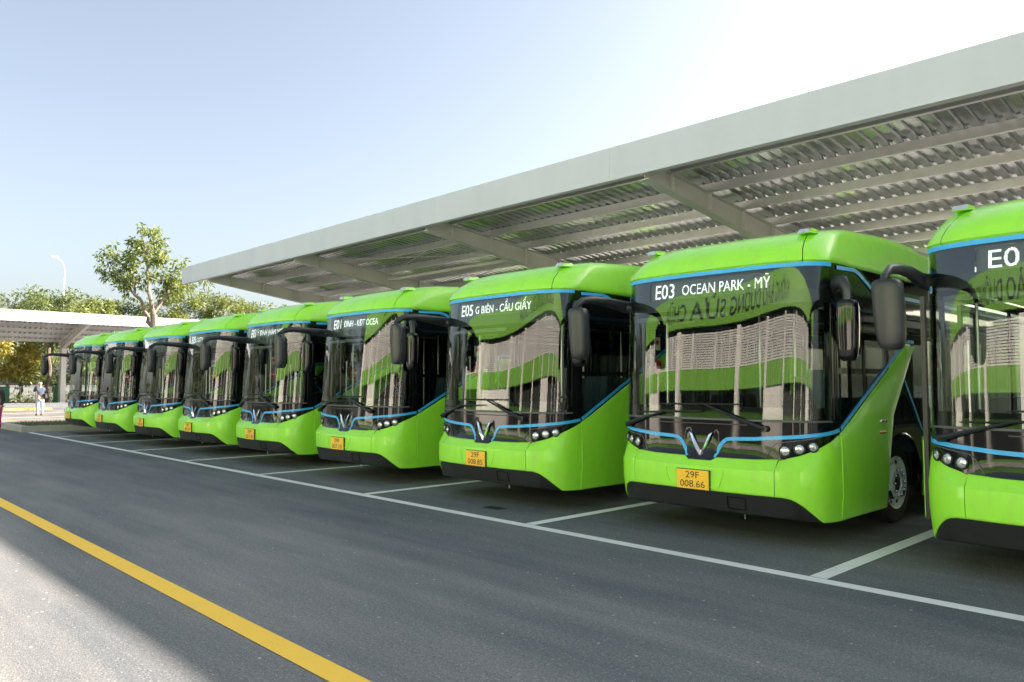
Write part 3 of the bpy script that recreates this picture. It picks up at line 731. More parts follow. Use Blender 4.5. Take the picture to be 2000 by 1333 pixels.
# wheels
for sg in (-1, 1):
    for yc in (ARCH1, ARCH2):
        X = sg * 1.20
        ty = MB().lathe([(X - sg * .27, .30), (X - sg * .27, .44), (X - sg * .23, .475), (X - sg * .05, .48), (X - sg * .015, .455), (X, .40), (X - sg * .012, .312)], 40, 'x', (0, yc, .48), False)
        T = bp('wheel', ty, 'rubber')
        rm = MB().lathe([(X - sg * .05, .318), (X + sg * .004, .312), (X - sg * .005, .295), (X - sg * .05, .28), (X - sg * .035, .215), (X + sg * .015, .185), (X + sg * .018, .12), (X - sg * .02, .11)], 36, 'x', (0, yc, .48))
        RI = bp('rim', rm, 'rim_metal', T)
        hb = MB().lathe([(X - sg * .03, .112), (X + sg * .005, .105), (X + sg * .015, .06)], 20, 'x', (0, yc, .48)); bp('hub', hb, 'satin_black', T)
        for k in range(10):
            w = 2 * math.pi * k / 10
            nb = MB().lathe([(X + sg * .012, .019), (X + sg * .035, .017), (X + sg * .05, .010)], 6, 'x', (0, yc + .152 * math.cos(w), .48 + .152 * math.sin(w))); bp('wheel_nut', nb, 'chrome', T)
        for k in range(8):
            w = 2 * math.pi * (k + .5) / 8
            nb = MB().lathe([(X - sg * .046, .030), (X - sg * .036, .028)], 10, 'x', (0, yc + .247 * math.cos(w), .48 + .247 * math.sin(w))); bp('rim_hole', nb, 'dark_opening', T)
# wipers
def wip(pu, pz, eu, ez, b0, b1):
    a = P(s_u(pu), pz, .05); e = P(s_u(eu), ez, .055)
    m = MB(); m.tube([a, a.lerp(e, .35) + Vector((0, -.02, 0)), e], [.026, .020, .009], 8)
    m.tube([P(s_u(pu), pz, -.01), P(s_u(pu), pz, .06)], .035, 10)
    W_ = bp('wiper', m, 'satin_black')
    m = MB(); bl = [P(s_u(b0[0] + (b1[0] - b0[0]) * t), b0[1] + (b1[1] - b0[1]) * t, .030) for t in lin(0, 1, 9)]
    m.tube(bl, [.006, .010, .010, .012, .014, .012, .010, .010, .006], 6); bp('wiper_blade', m, 'rubber', W_)
wip(.74, 1.19, .02, 1.445, (-.55, 1.430), (.50, 1.44))
wip(-1.08, 1.175, -.48, 1.345, (-.92, 1.325), (.02, 1.36))
# kerb-side mirror on a long arm
c0 = P(-s_y(.52), 2.60)
arm = MB(); arm.tube([c0 + Vector((.10, .02, -.02)), c0 + Vector((-.03, -.16, .03)), (-1.235, -.02, 2.655), (-1.25, -.22, 2.665), (-1.265, -.40, 2.645), (-1.27, -.52, 2.57), (-1.27, -.55, 2.44)],
                     [.092, .072, .056, .049, .044, .039, .034], 12, True, (.75, 1.0))
ARM = bp('mirror_arm', arm, 'mirror_housing')
def mirror_head(cx, cy, zt, zb, w, d, tilt=0.0):
    m = MB(); prof = [(0, .62), (.02, .84), (.06, .97), (.14, 1.0), (.45, 1.0), (.75, .93), (.90, .84), (.97, .66), (1.0, .40)]
    for t, k in prof:
        z = zt + (zb - zt) * t
        for j in range(16):
            q = 2 * math.pi * j / 16; cs, sn = math.cos(q), math.sin(q); n = 3.4
            m.v.append((cx + math.copysign(abs(cs) ** (2 / n), cs) * w / 2 * k + tilt * t, cy + math.copysign(abs(sn) ** (2 / n), sn) * d / 2 * (.55 + .45 * k), z))
    for i in range(len(prof) - 1):
        for j in range(16): m.f.append((i * 16 + j, i * 16 + (j + 1) % 16, (i + 1) * 16 + (j + 1) % 16, (i + 1) * 16 + j))
    m.f.append(tuple(reversed(range(16)))); m.f.append(tuple((len(prof) - 1) * 16 + j for j in range(16)))
    return m
MH = bp('mirror', mirror_head(-1.255, -.50, 2.545, 1.945, .245, .17, .03), 'mirror_housing')
mg = MB(); mg.add([(-1.36, -.412, 2.48), (-1.15, -.412, 2.48), (-1.13, -.412, 2.02), (-1.34, -.412, 2.02)], [(3, 2, 1, 0)]); bp('mirror_glass', mg, 'chrome', MH)
# driver's mirror on a short bracket
br = MB(); br.tube([(1.255, .66, 2.66), (1.36, .52, 2.70), (1.46, .44, 2.69), (1.50, .43, 2.60), (1.50, .43, 2.46)], [.055, .06, .055, .05, .05], 10, True, (.8, 1.2)); bp('mirror_arm', br, 'mirror_housing')
MD = bp('mirror', mirror_head(1.50, .43, 2.50, 1.885, .215, .15), 'gloss_black')
mg = MB(); mg.add([(1.41, .507, 2.44), (1.59, .507, 2.44), (1.59, .507, 1.95), (1.41, .507, 1.95)], [(3, 2, 1, 0)]); bp('mirror_glass', mg, 'chrome', MD)
# number-plate blank
PLATE = bp('number_plate', MB().box(-.225, .175, -.040, -.012, .520, .725), 'plate_yellow', BUMPER)
bp('plate_frame', MB().box(-.232, .182, -.030, -.008, .513, .732), 'satin_black', BUMPER)
MARKER = bp('tow_eye', MB().tube([(.52, .10, .36), (.52, .10, .245)], .006, 6), 'pole_metal')

# lettering of one bus
def in_tris(px, py, vs, ts):
    V = np.array(vs)[:, :2]; hit = np.zeros(px.shape, bool)
    for a, b, c in ts:
        A, B, C = V[a], V[b], V[c]
        lo = np.minimum(np.minimum(A, B), C); hi = np.maximum(np.maximum(A, B), C)
        msk = (px >= lo[0]) & (px <= hi[0]) & (py >= lo[1]) & (py <= hi[1])
        if not msk.any(): continue
        d = (B[1] - C[1]) * (A[0] - C[0]) + (C[0] - B[0]) * (A[1] - C[1])
        if abs(d) < 1e-12: continue
        w0 = ((B[1] - C[1]) * (px - C[0]) + (C[0] - B[0]) * (py - C[1])) / d
        w1 = ((C[1] - A[1]) * (px - C[0]) + (A[0] - C[0]) * (py - C[1])) / d
        hit |= msk & (w0 >= 0) & (w1 >= 0) & (w0 + w1 <= 1)
    return hit
def led_dots(items, pitch=.0095):
    """items: (text, u start, u end, z base, cap height, bold)"""
    m = MB()
    for body, u0, u1, zb, cap, bold in items:
        vs, ts = text_mesh2d(body, 1.0, bold)
        V = np.array(vs); x0, x1 = V[:, 0].min(), V[:, 0].max(); capu = 0.727
        sx, sz = (u1 - u0) / (x1 - x0), cap / capu
        W2 = [((v[0] - x0) * sx, v[1] * sz, 0) for v in vs]
        zmax = max(v[1] for v in W2); zmin = min(v[1] for v in W2)
        gx, gy = np.meshgrid(np.arange(pitch / 2, u1 - u0, pitch), np.arange(math.floor(zmin / pitch) * pitch + pitch / 2, zmax, pitch))
        h = in_tris(gx, gy, W2, ts); r = pitch * .46
        for x, z in zip(gx[h], gy[h]):
            u, zz = u0 + x, zb + z
            q = [P(s_u(u + a), zz + b, -.026) for a, b in ((-r, -r), (r, -r), (r, r), (-r, r))]
            m.add(q, [(0, 1, 2, 3)])
    return m
def plate_text(l1, l2):
    m = MB()
    for body, zb, wid in ((l1, .638, .17), (l2, .540, .31)):
        if not body: continue
        vs, ts = text_mesh2d(body, 1.0, 0.0)
        V = np.array(vs); x0, x1 = V[:, 0].min(), V[:, 0].max(); sx = wid / (x1 - x0); sz = .075 / .727
        m.add([(-.025 + (v[0] - (x0 + x1) / 2) * sx, -.0425, zb + v[1] * sz) for v in vs], ts)
    return m

BUSES = [  # centre x, front y, yaw, destination lettering, plate, label
 (-1.24, 7.32, 0, [('E01', -.70, -.37, 2.665, .17, 0)], ('29F', ''), 'lime green electric bus with its kerb-side door open, route board starting E01'),
 (-4.72, 7.32, .15, [('E03', -.72, -.44, 2.665, .175, .004), ('OCEAN PARK - MỸ', -.33, .76, 2.685, .125, 0)], ('29F', '008.66'), 'lime green electric bus with plate 29F 008.66 and board E03 OCEAN PARK'),
 (-8.14, 7.17, -.2, [('E05', -.72, -.44, 2.665, .175, .004), ('G BIÊN - CẦU GIẤY', -.38, .76, 2.685, .115, 0)], ('29F', '008.85'), 'lime green electric bus with plate 29F 008.85 and board E05 CẦU GIẤY'),
 (-11.83, 7.20, .25, [('E01', -.72, -.44, 2.665, .175, .004), ('˙ ĐÌNH - KĐT OCEA', -.40, .72, 2.685, .115, 0)], ('29F', '007.10'), 'lime green electric bus with plate 29F 007.10 and board E01 KĐT OCEA'),
 (-15.28, 7.22, -.15, [('E03', -.72, -.46, 2.665, .175, .004), ('Ỹ ĐÌNH (HÀM NG', -.40, .70, 2.685, .115, 0)], ('29F', '007.78'), 'lime green electric bus with board E03 ĐÌNH HÀM NG, plate 29F 007.78'),
 (-18.72, 7.28, 0, [('E05', -.72, -.42, 2.665, .175, .004), ('S CITY', -.38, .02, 2.685, .115, 0)], ('29F', '007.79'), 'lime green electric bus with short route board E05 S CITY'),
 (-22.00, 7.28, .3, [('E01', -.72, -.42, 2.665, .175, .004), ('MỸ ĐÌNH - K', -.36, .72, 2.685, .115, 0)], ('29F', '007.74'), 'lime green electric bus third from the planting island, full-width white lettering on its board'),
 (-25.38, 7.22, -.3, [('E05', -.74, -.42, 2.665, .175, .004)], ('29F', '007.71'), 'lime green electric bus second from the planting island, only a route number on its board'),
 (-28.68, 7.20, 0, [('E05', -.74, -.48, 2.665, .175, .004), ('CITY', -.30, .35, 2.685, .115, 0)], ('29F', '007.75'), 'lime green electric bus parked right beside the kerbed planting island'),
]
for bi, (bx, by, yaw, led, plate, label) in enumerate(BUSES):
    root = empty('electric_bus', (bx, by, 0), R_(yaw))
    tag(root, label, 'bus', 'green electric buses parked side by side in the bays')
    made = []
    for name, me, par in BUS:
        o = bpy.data.objects.new(name, me); COL.objects.link(o)
        o.parent = root if par is None else made[par]
        made.append(o)
    if bi == 0:
        made[DOORS[0]].location = (-.13, -.02, 0.02); made[DOORS[1]].location = (-.13, .50, 0.02)
    build('destination_lettering', led_dots(led, .0068), 'led_white', made[WS], 0)
    build('plate_lettering', plate_text(*plate), 'plate_ink', made[BUMPER], 0)

# ------------------------------------------------------------------ steel canopies
def canopy(root, L0, L1, beams, FY, FZ0, FZ1, slope, depth, label, braces=(), pitch=0.24, ncol=True):
    """built along local x; the fascia faces local -y; beams run back along +y and fall"""
    zs = lambda y: FZ1 - .16 - slope * (y - FY)              # underside of the sheet
    seg = 6.9; x = L0; n = max(1, round((L1 - L0) / seg)); dx = (L1 - L0) / n
    for i in range(n):
        m = MB(); a, b = L0 + i * dx + .0015, L0 + (i + 1) * dx - .0015
        m.box(a, b, FY, FY + .04, FZ0, FZ1); m.box(a, b, FY + .04, FY + .16, FZ0, FZ0 + .03); m.box(a, b, FY + .04, FY + .30, FZ1 - .03, FZ1)
        build('fascia_panel', m, 'canopy_paint', root, 0)
    for i, (a, b) in enumerate(zip([L0 + .05] + list(beams), list(beams) + [L1 - .05])):
        if b - a < .3: continue
        m = MB(); o = 0; prof = [(0, 0), (.10, 0), (.125, .045), (.175, .045), (.20, 0)]
        xs = []; xx = a
        while xx < b:
            for dxp, dz in prof[:4]:
                if xx + dxp * pitch / .2 < b: xs.append((xx + dxp * pitch / .2, dz))
            xx += pitch
        xs.append((b, 0))
        ysr = lin(FY + .17, FY + depth, 8)
        for y in ysr:
            for (q, dz) in xs: m.v.append((q, y, zs(y) + dz))
        w = len(xs)
        for j in range(len(ysr) - 1):
            for k in range(w - 1): m.f.append((j * w + k, j * w + k + 1, (j + 1) * w + k + 1, (j + 1) * w + k))
        build('roof_sheet', m, 'galvanised', root, 15)
    y = FY + 1.0; k = 0
    while y < FY + depth - .2:                                # Z purlins
        zt = zs(y) - .004; m = MB(); m.box(L0 + .06, L1 - .06, y, y + .012, zt - .20, zt); m.box(L0 + .06, L1 - .06, y - .075, y, zt - .20, zt - .188); m.box(L0 + .06, L1 - .06, y + .012, y + .08, zt - .012, zt)
        build('purlin', m, 'purlin_steel', root, 0); y += 1.37; k += 1
    m = MB(); m.box(L0 + .06, L1 - .06, FY + .17, FY + .19, FZ0 + .02, FZ1 - .18); build('edge_channel', m, 'canopy_steel', root, 0)
    for bx in beams:
        m = MB(); y0, y1 = FY + .195, FY + depth - .3
        tz = lambda y: zs(y) - .205; bz = lambda y: FZ0 - .03 - (slope + .028) * (y - FY) if y < y1 else 0
        tw, fw = .008, .11
        def slab(x0, x1, za, zb): m.hexa([(x0, y0, za(y0)), (x1, y0, za(y0)), (x1, y0, zb(y0)), (x0, y0, zb(y0))], [(x0, y1, za(y1)), (x1, y1, za(y1)), (x1, y1, zb(y1)), (x0, y1, zb(y1))])
        bzz = lambda y: FZ0 - .03 - (slope + .028) * (y - FY)
        slab(bx - tw, bx + tw, bzz, tz); slab(bx - fw, bx + fw, lambda y: bzz(y) - .016, bzz); slab(bx - fw, bx + fw, lambda y: tz(y) - .0, lambda y: tz(y) + .014)
        B = build('beam', m, 'canopy_steel', root, 0)
        yy = FY + 1.05
        while yy < y1 - .2:
            for sg in (-1, 1):
                m = MB(); m.box(bx + sg * .009, bx + sg * .10, yy - .006, yy + .006, bzz(yy) + .004, tz(yy) - .004)
                build('stiffener', m, 'canopy_steel', B, 0)
            yy += 1.37
        if ncol:
            yc = FY + depth - 1.2; m = MB(); zt = bzz(yc) - .02
            for (p, q, r, s) in ((-.16, .16, -.26, -.24), (-.16, .16, .24, .26), (-.01, .01, -.24, .24)): m.box(bx + p, bx + q, yc + r, yc + s, 0.02, zt)
            m.box(bx - .25, bx + .25, yc - .35, yc + .35, 0, .025); build('column', m, 'canopy_steel', root, 0)
    for (xa, xb) in braces:
        for (y0, y1) in ((FY + 1.2, FY + 3.8), (FY + 3.9, FY + 6.4)):
            for (p, q) in ((y0, y1), (y1, y0)):
                build('brace_rod', MB().tube([(xa + .02, p, zs(p) - .30), (xb - .02, q, zs(q) - .30)], .011, 6), 'canopy_steel', root)
        build('tie_tube', MB().tube([(xa + .02, FY + 3.85, zs(FY + 3.85) - .40), (xb - .02, FY + 3.85, zs(FY + 3.85) - .40)], .055, 10), 'canopy_steel', root)
    tag(root, label, 'canopy')
main = empty('canopy', (0, 0, 0))
canopy(main, -31.5, 12.5, [-29.3, -22.6, -15.7, -8.8, -1.9, 5.0, 11.9], 11.8, 5.66, 6.32, .112, 10.4, 'long grey steel canopy with sloping beams and ribbed roof above the buses', [(-22.6, -15.7)])
far = empty('canopy', (-54.0, 0, 0), R_(90))
# local x -> world +y, local -y (fascia) -> world +x
canopy(far, -3.0, 36.0, [.7, 7.6, 14.55, 21.5, 28.4, 35.3], 0.0, 5.45, 6.12, .19, 7.2, 'sunlit white-edged steel canopy across the road beyond the planting island', pitch=.3)

# ------------------------------------------------------------------ workshop building facing the buses
BY = -13.0
wk = empty('workshop_building', (0, BY, 0))
X0, X1 = -38.0, 34.0
build('wall', MB().box(X0, X1, -12, -.6, 0, 9.6), 'wall_white', wk, 0)
build('fascia_band', MB().box(X0 - .2, X1 + .2, -.6, .35, 7.35, 9.35), 'wall_green', wk, 0)
build('louvre_gap_shade', MB().box(X0, X1, -.6, -.34, 5.0, 7.15), 'louvre_gap_shade', wk, 0)  # sheet added behind the slats, its grey painting the gaps' shade
build('shadow_gap', MB().box(X0, X1, -.6, .05, 7.15, 7.35), 'dark_opening', wk, 0)
build('green_band', MB().box(X0, X1, -.6, .02, 3.85, 5.0), 'wall_green', wk, 0)
nb = 12; bw = (X1 - X0) / nb
for i in range(nb + 1):
    x = X0 + bw * i
    build('column', MB().box(x - .28, x + .28, -.6, .30, 0, 7.15), 'wall_white', wk, 0)
lvm = MB()
for k in range(15): lvm.hexa([(.29, -.30, 5.08 + k * .138), (bw - .29, -.30, 5.08 + k * .138), (bw - .29, -.10, 5.04 + k * .138), (.29, -.10, 5.04 + k * .138)],
                             [(.29, -.30, 5.165 + k * .138), (bw - .29, -.30, 5.165 + k * .138), (bw - .29, -.10, 5.125 + k * .138), (.29, -.10, 5.125 + k * .138)])
for k in range(1, 4): lvm.box(bw * k / 4 - .04, bw * k / 4 + .04, -.28, -.06, 5.02, 7.13)
lme = lvm.mesh('louvre_panel', 'louvre', 0)
for i in range(nb):
    x = X0 + bw * i
    obj('louvre_panel', lme, wk, (x, 0, 0))
    if i % 4 == 1:
        build('wall', MB().box(x + .28, x + bw - .28, -.6, -.1, 0, 3.85), 'wall_white', wk, 0)
    else:
        build('bay_opening', MB().box(x + .28, x + bw - .28, -.59, -.55, 0, 3.85), 'dark_opening', wk, 0)
for ti, (body, tx) in enumerate((('XƯỞNG BẢO DƯỠNG SỬA CHỮA', -12.0),)):
    vs, ts = text_mesh2d(body, 1.45, .015)
    w = max(v[0] for v in vs)
    # reads from the yard side: +x runs to the reader's left, so mirror the run
    m = MB(); m.add([(tx + w / 2 - v[0], .36, 7.75 + v[1]) for v in vs], [(a, c, b) for a, b, c in ts]); build('wall_lettering', m, 'lettering', wk, 0)
tag(wk, 'green and white workshop hall with louvred upper storey facing the parked buses', 'building')

# ------------------------------------------------------------------ trees
def leaf_cloud(m, c, r, n, size, rng, droop=0.0, squash=1.0, shell=.55):
    for _ in range(n):
        d = Vector((rng.gauss(0, 1), rng.gauss(0, 1), rng.gauss(0, 1))).normalized()
        q = rng.random() ** .5 if rng.random() < shell else rng.random()
        p = Vector(c) + Vector((d.x * r, d.y * r, d.z * r * squash)) * q
        L = size * rng.uniform(.6, 1.3); w = L * rng.uniform(.28, .42)
        t = (d + Vector((rng.gauss(0, .5), rng.gauss(0, .5), rng.gauss(0, .5) - droop))).normalized()
        s = t.cross(Vector((rng.gauss(0, 1), rng.gauss(0, 1), rng.gauss(0, 1)))).normalized()
        nrm = t.cross(s)
        m.add([p, p + t * L * .45 + s * w * .5 - nrm * L * .03, p + t * L - Vector((0, 0, L * .12)), p + t * L * .45 - s * w * .5 - nrm * L * .03], [(0, 1, 2, 3)])
def limb(m, a, b, r0, r1, rng, wob=.08, n=6):
    a, b = Vector(a), Vector(b); L = (b - a).length
    pts = [a.lerp(b, i / n) + Vector((rng.gauss(0, 1), rng.gauss(0, 1), rng.gauss(0, .4))) * wob * L * .12 * (0 < i < n) for i in range(n + 1)]
    m.tube(pts, lin(r0, r1, n + 1), 7)
    return pts

# the forked tree in the island: limbs and leaf clumps read off the picture at the tree's own distance
D0 = 33.0
rng = random.Random(11)
base = at_depth(304, 700, D0); base.z = 0.14
tr = MB(); T = lambda px, py, dd=0: at_depth(px, py, D0 + dd)
tr.tube([base, T(303, 690), T(301, 645), T(300, 615)], [.19, .165, .15, .14], 10)
limb(tr, T(299, 640), T(262, 575, .3), .095, .065, rng, .3); limb(tr, T(262, 575, .3), T(268, 540, .5), .065, .045, rng); limb(tr, T(262, 575, .3), T(236, 545, -.3), .05, .03, rng)
limb(tr, T(300, 615), T(290, 570, -.3), .10, .07, rng); limb(tr, T(290, 570, -.3), T(286, 500, -.2), .07, .045, rng); limb(tr, T(286, 500), T(278, 462, .2), .05, .025, rng)
limb(tr, T(300, 612), T(322, 580, .3), .085, .055, rng); limb(tr, T(322, 580, .3), T(338, 555, .6), .055, .03, rng)
limb(tr, T(268, 545, .4), T(222, 500, .8), .05, .02, rng); limb(tr, T(287, 520, -.2), T(320, 500, -.6), .05, .02, rng)
pt_ = empty('forked_tree', base)
inv = Vector(base)
tr.v = [tuple(Vector(v) - inv) for v in tr.v]
build('trunk', tr, 'bark', pt_)
cr = MB()
for (px, py, dd, r, n) in ((278, 462, .2, .42, 230), (296, 470, -.3, .42, 200), (262, 482, .4, .42, 200), (285, 492, 0, .5, 300), (310, 490, -.5, .45, 220), (302, 515, -.4, .45, 260), (320, 505, -.6, .38, 150),
                          (262, 510, .5, .5, 280), (240, 500, .6, .45, 200), (218, 490, .8, .40, 170), (212, 510, .6, .36, 120), (236, 525, .3, .48, 240), (222, 540, .1, .40, 200), (252, 545, .3, .48, 260), (240, 556, -.2, .40, 220), (266, 556, .4, .36, 170),
                          (290, 535, -.3, .40, 170), (335, 555, .6, .40, 300), (325, 568, .4, .35, 190), (344, 545, .6, .40, 190), (345, 535, .9, .50, 130), (322, 530, .8, .45, 120), (300, 450, 0, .3, 90), (357, 520, 1.0, .35, 70), (287, 648, -.4, .14, 28), (205, 500, .7, .3, 60)):
    c = T(px, py, dd) - inv
    for q in range(5):
        o = Vector((rng.gauss(0, .6), rng.gauss(0, .6), rng.gauss(0, .5))) * r
        leaf_cloud(cr, c + o, r * .55, int(n / 5 * .85), .19, rng, .6, .85, .8)
build('crown', cr, 'leaf_tree', pt_, 0)
tag(pt_, 'tall tree with pale forked trunk growing from the planting island', 'tree')

def tree(name, x, y, h, spread, mat, label, rng, clumps=26, per=170, size=.30, bark='bark_dark', low=.35, lean=0.0, group=None, trunk_r=.16, fork=.35):
    root = empty(name, (x, y, 0)); t = MB()
    top = (lean, 0, h * .8); pts = limb(t, (0, 0, 0), (lean * .5, 0, h * fork), trunk_r, trunk_r * .75, rng, .12)
    cr = MB(); f = Vector((lean * .5, 0, h * fork))
    for k in range(5):
        a = 6.283 * k / 5 + rng.random(); e = Vector((math.cos(a) * spread * .55 + lean, math.sin(a) * spread * .55, h * rng.uniform(.6, .88)))
        limb(t, f, e, trunk_r * .5, .02, rng, .3)
    build('trunk', t, bark, root)
    for k in range(clumps):
        a = rng.uniform(0, 6.283); zz = rng.uniform(low, 1.0); rr = spread * math.sin(math.pi * min(1, .18 + .82 * (1 - (zz - low) / (1 - low)) ** .8) * .62 + .25) * rng.uniform(.25, 1.0)
        c = Vector((math.cos(a) * rr + lean * zz, math.sin(a) * rr, h * zz - .3)); R = spread * rng.uniform(.16, .34)
        leaf_cloud(cr, c, R, int(per * rng.uniform(.6, 1.3)), size, rng, .25, .8, .75)
    build('crown', cr, mat, root, 0)
    tag(root, label, 'tree', group)
    return root
rng = random.Random(5)
# trees beyond the far canopy; tops set from the skyline at their own distance
GRP = 'bushy trees behind the far canopy'
SKY = [(-20, 575, -71, 'leaf_olive', 3.6), (45, 560, -73, 'leaf_dark', 3.6), (100, 568, -70, 'leaf_olive', 3.2), (155, 578, -74, 'leaf_dark', 3.4), (205, 585, -70, 'leaf_olive', 3.2), (245, 593, -74, 'leaf_dark', 3.2), (385, 540, -71, 'leaf_olive', 3.6), (345, 570, -75, 'leaf_dark', 3.4), (420, 575, -73, 'leaf_dark', 3.4),
       (470, 585, -70, 'leaf_olive', 3.4), (525, 588, -73, 'leaf_dark', 3.4), (575, 600, -70, 'leaf_olive', 3.4), (300, 590, -70, 'leaf_olive', 3.0), (-70, 560, -74, 'leaf_dark', 3.8), (-125, 570, -71, 'leaf_olive', 3.8), (-180, 560, -74, 'leaf_dark', 3.8), (630, 600, -74, 'leaf_dark', 3.4)]
for i, (px, py, X, mat, sp) in enumerate(SKY):
    p = at_x(px, py, X)
    tree('background_tree', X, p.y, p.z, sp, mat, ('olive green' if mat == 'leaf_olive' else 'dark green') + ' bushy tree growing behind the far canopy', rng, 30, 210, .30, low=.22, group=('olive ' if mat == 'leaf_olive' else 'dark ') + GRP, lean=rng.uniform(-.4, .4))
for i, (x, y, h) in enumerate(((-43, -9, 9), (-48, -13, 10), (-53, -8, 9), (-58, -13, 10), (-64, -9, 9), (-70, -14, 10), (-47, -19, 11), (-57, -19, 11))):  # unseen trees, added so the windscreens reflect something dark
    tree('reflection_tree', x, y, h, 3.6, 'leaf_deep', 'dark green tree added out of view beside the louvred workshop hall', rng, 26, 170, .34, low=.12, group='unseen trees added beside the workshop hall')
p = at_x(14, 790, -62.0)
tree('young_tree', -62.0, p.y, 5.0, 2.0, 'leaf_yellow', 'small yellow-leaved tree with pale forked trunk under the far canopy edge', rng, 22, 170, .24, 'bark', .52, group=None, trunk_r=.13, fork=.28)
p = at_x(92, 790, -63.0)
tree('roadside_tree', -63.0, p.y, 8.5, 2.4, 'leaf_dark', 'dark-trunked roadside tree seen beneath the far canopy', rng, 22, 170, .26, low=.5, trunk_r=.15, fork=.5)
# low shrubs and a fence behind the far kerb
hd = empty('hedge', (-67.0, 14, 0)); hm = MB()
for i in range(60): leaf_cloud(hm, (rng.uniform(-.6, .6), -18 + i * .62, rng.uniform(.2, 1.0)), .6, 110, .22, rng, 0, .8)
build('foliage', hm, 'leaf_dark', hd, 0); tag(hd, 'low dark green hedge running behind the far fence', 'hedge')
sh = empty('shrub_row', (-61.6, 13, 0)); hm = MB()
for i in range(26): leaf_cloud(hm, (rng.uniform(-.3, .3), -5 + i * .42, rng.uniform(.1, .35)), .32, 60, .20, rng, -.4, .9)
build('foliage', hm, 'leaf_yellow', sh, 0); tag(sh, 'low yellowish shrubs growing behind the far white kerb wall', 'shrubs')
fe = empty('fence', (-65.0, 14, 0))
for k in range(40): build('post', MB().box(-.02, .02, -18 + k * .95 - .02, -18 + k * .95 + .02, 0, 1.5), 'fence_dark', fe, 0)
for z in (.25, 1.4): build('rail', MB().box(-.03, .03, -18.2, 19.2, z, z + .05), 'fence_dark', fe, 0)
tag(fe, 'dark thin-post fence standing between the far canopy and the trees', 'fence')
kw = empty('kerb_wall', (-58.4, 14, 0))
build('wall', MB().box(-.15, .15, -20, 22, 0, .34), 'kerb_paint', kw, 0); build('coping', MB().box(-.19, .19, -20, 22, .34, .40), 'kerb_paint', kw, 0)
tag(kw, 'long low pale kerb wall running beneath the far canopy columns', 'kerb')
for i, (px, lab) in enumerate(((8, 'dark green cabinet beside the yellow-leaved tree'), (112, 'dark green cabinet beside the far canopy column'))):
    q = at_x(px, 790, -61.0); c = empty('utility_cabinet', (-61.0, q.y, 0))
    build('cabinet_body', MB().box(-.25, .25, -.24, .24, 0, 1.42), 'box_green', c, 0); build('cabinet_roof', MB().box(-.29, .29, -.28, .28, 1.42, 1.48), 'box_green', c, 0); build('cabinet_door', MB().box(.25, .265, -.20, .20, .12, 1.34), 'box_green', c, 0)
    tag(c, lab, 'cabinet')
for px, lab in ((37, 'yellow wheel stop lying alone by the far kerb wall'), (72, 'yellow wheel stop behind the standing photographer')):
    q = at_x(px, 803, -56.6); w = empty('wheel_stop', (-56.6, q.y, 0)); m = MB()
    m.hexa([(-.08, -.85, 0), (.08, -.85, 0), (.08, .85, 0), (-.08, .85, 0)], [(-.05, -.80, .11), (.05, -.80, .11), (.05, .80, .11), (-.05, .80, .11)]); build('stop_block', m, 'yellow_paint', w, 0)
    for yy in (-.5, .5): build('reflector', MB().box(.062, .075, yy - .1, yy + .1, .04, .08), 'sticker_white', w, 0)
    tag(w, lab, 'wheel stop')
# street lamp
q = at_x(125, 560, -68.0)
lp = empty('street_lamp', (-68.0, q.y, 0)); zt = at_x(115, 503, -68.0).z
build('pole', MB().tube([(0, 0, 0), (0, 0, zt - 1.1), (0, -.04, zt - .7), (.02, -.22, zt - .3), (.04, -.55, zt - .05)], [.06, .036, .034, .030, .028], 10), 'pole_white', lp)
build('lamp_head', MB().box(-.10, .16, -1.05, -.5, zt - .05, zt + .05), 'pole_white', lp); build('base_plate', MB().box(-.2, .2, -.2, .2, 0, .03), 'pole_white', lp)
tag(lp, 'tall white street lamp with curved top rising behind the far canopy', 'street lamp')

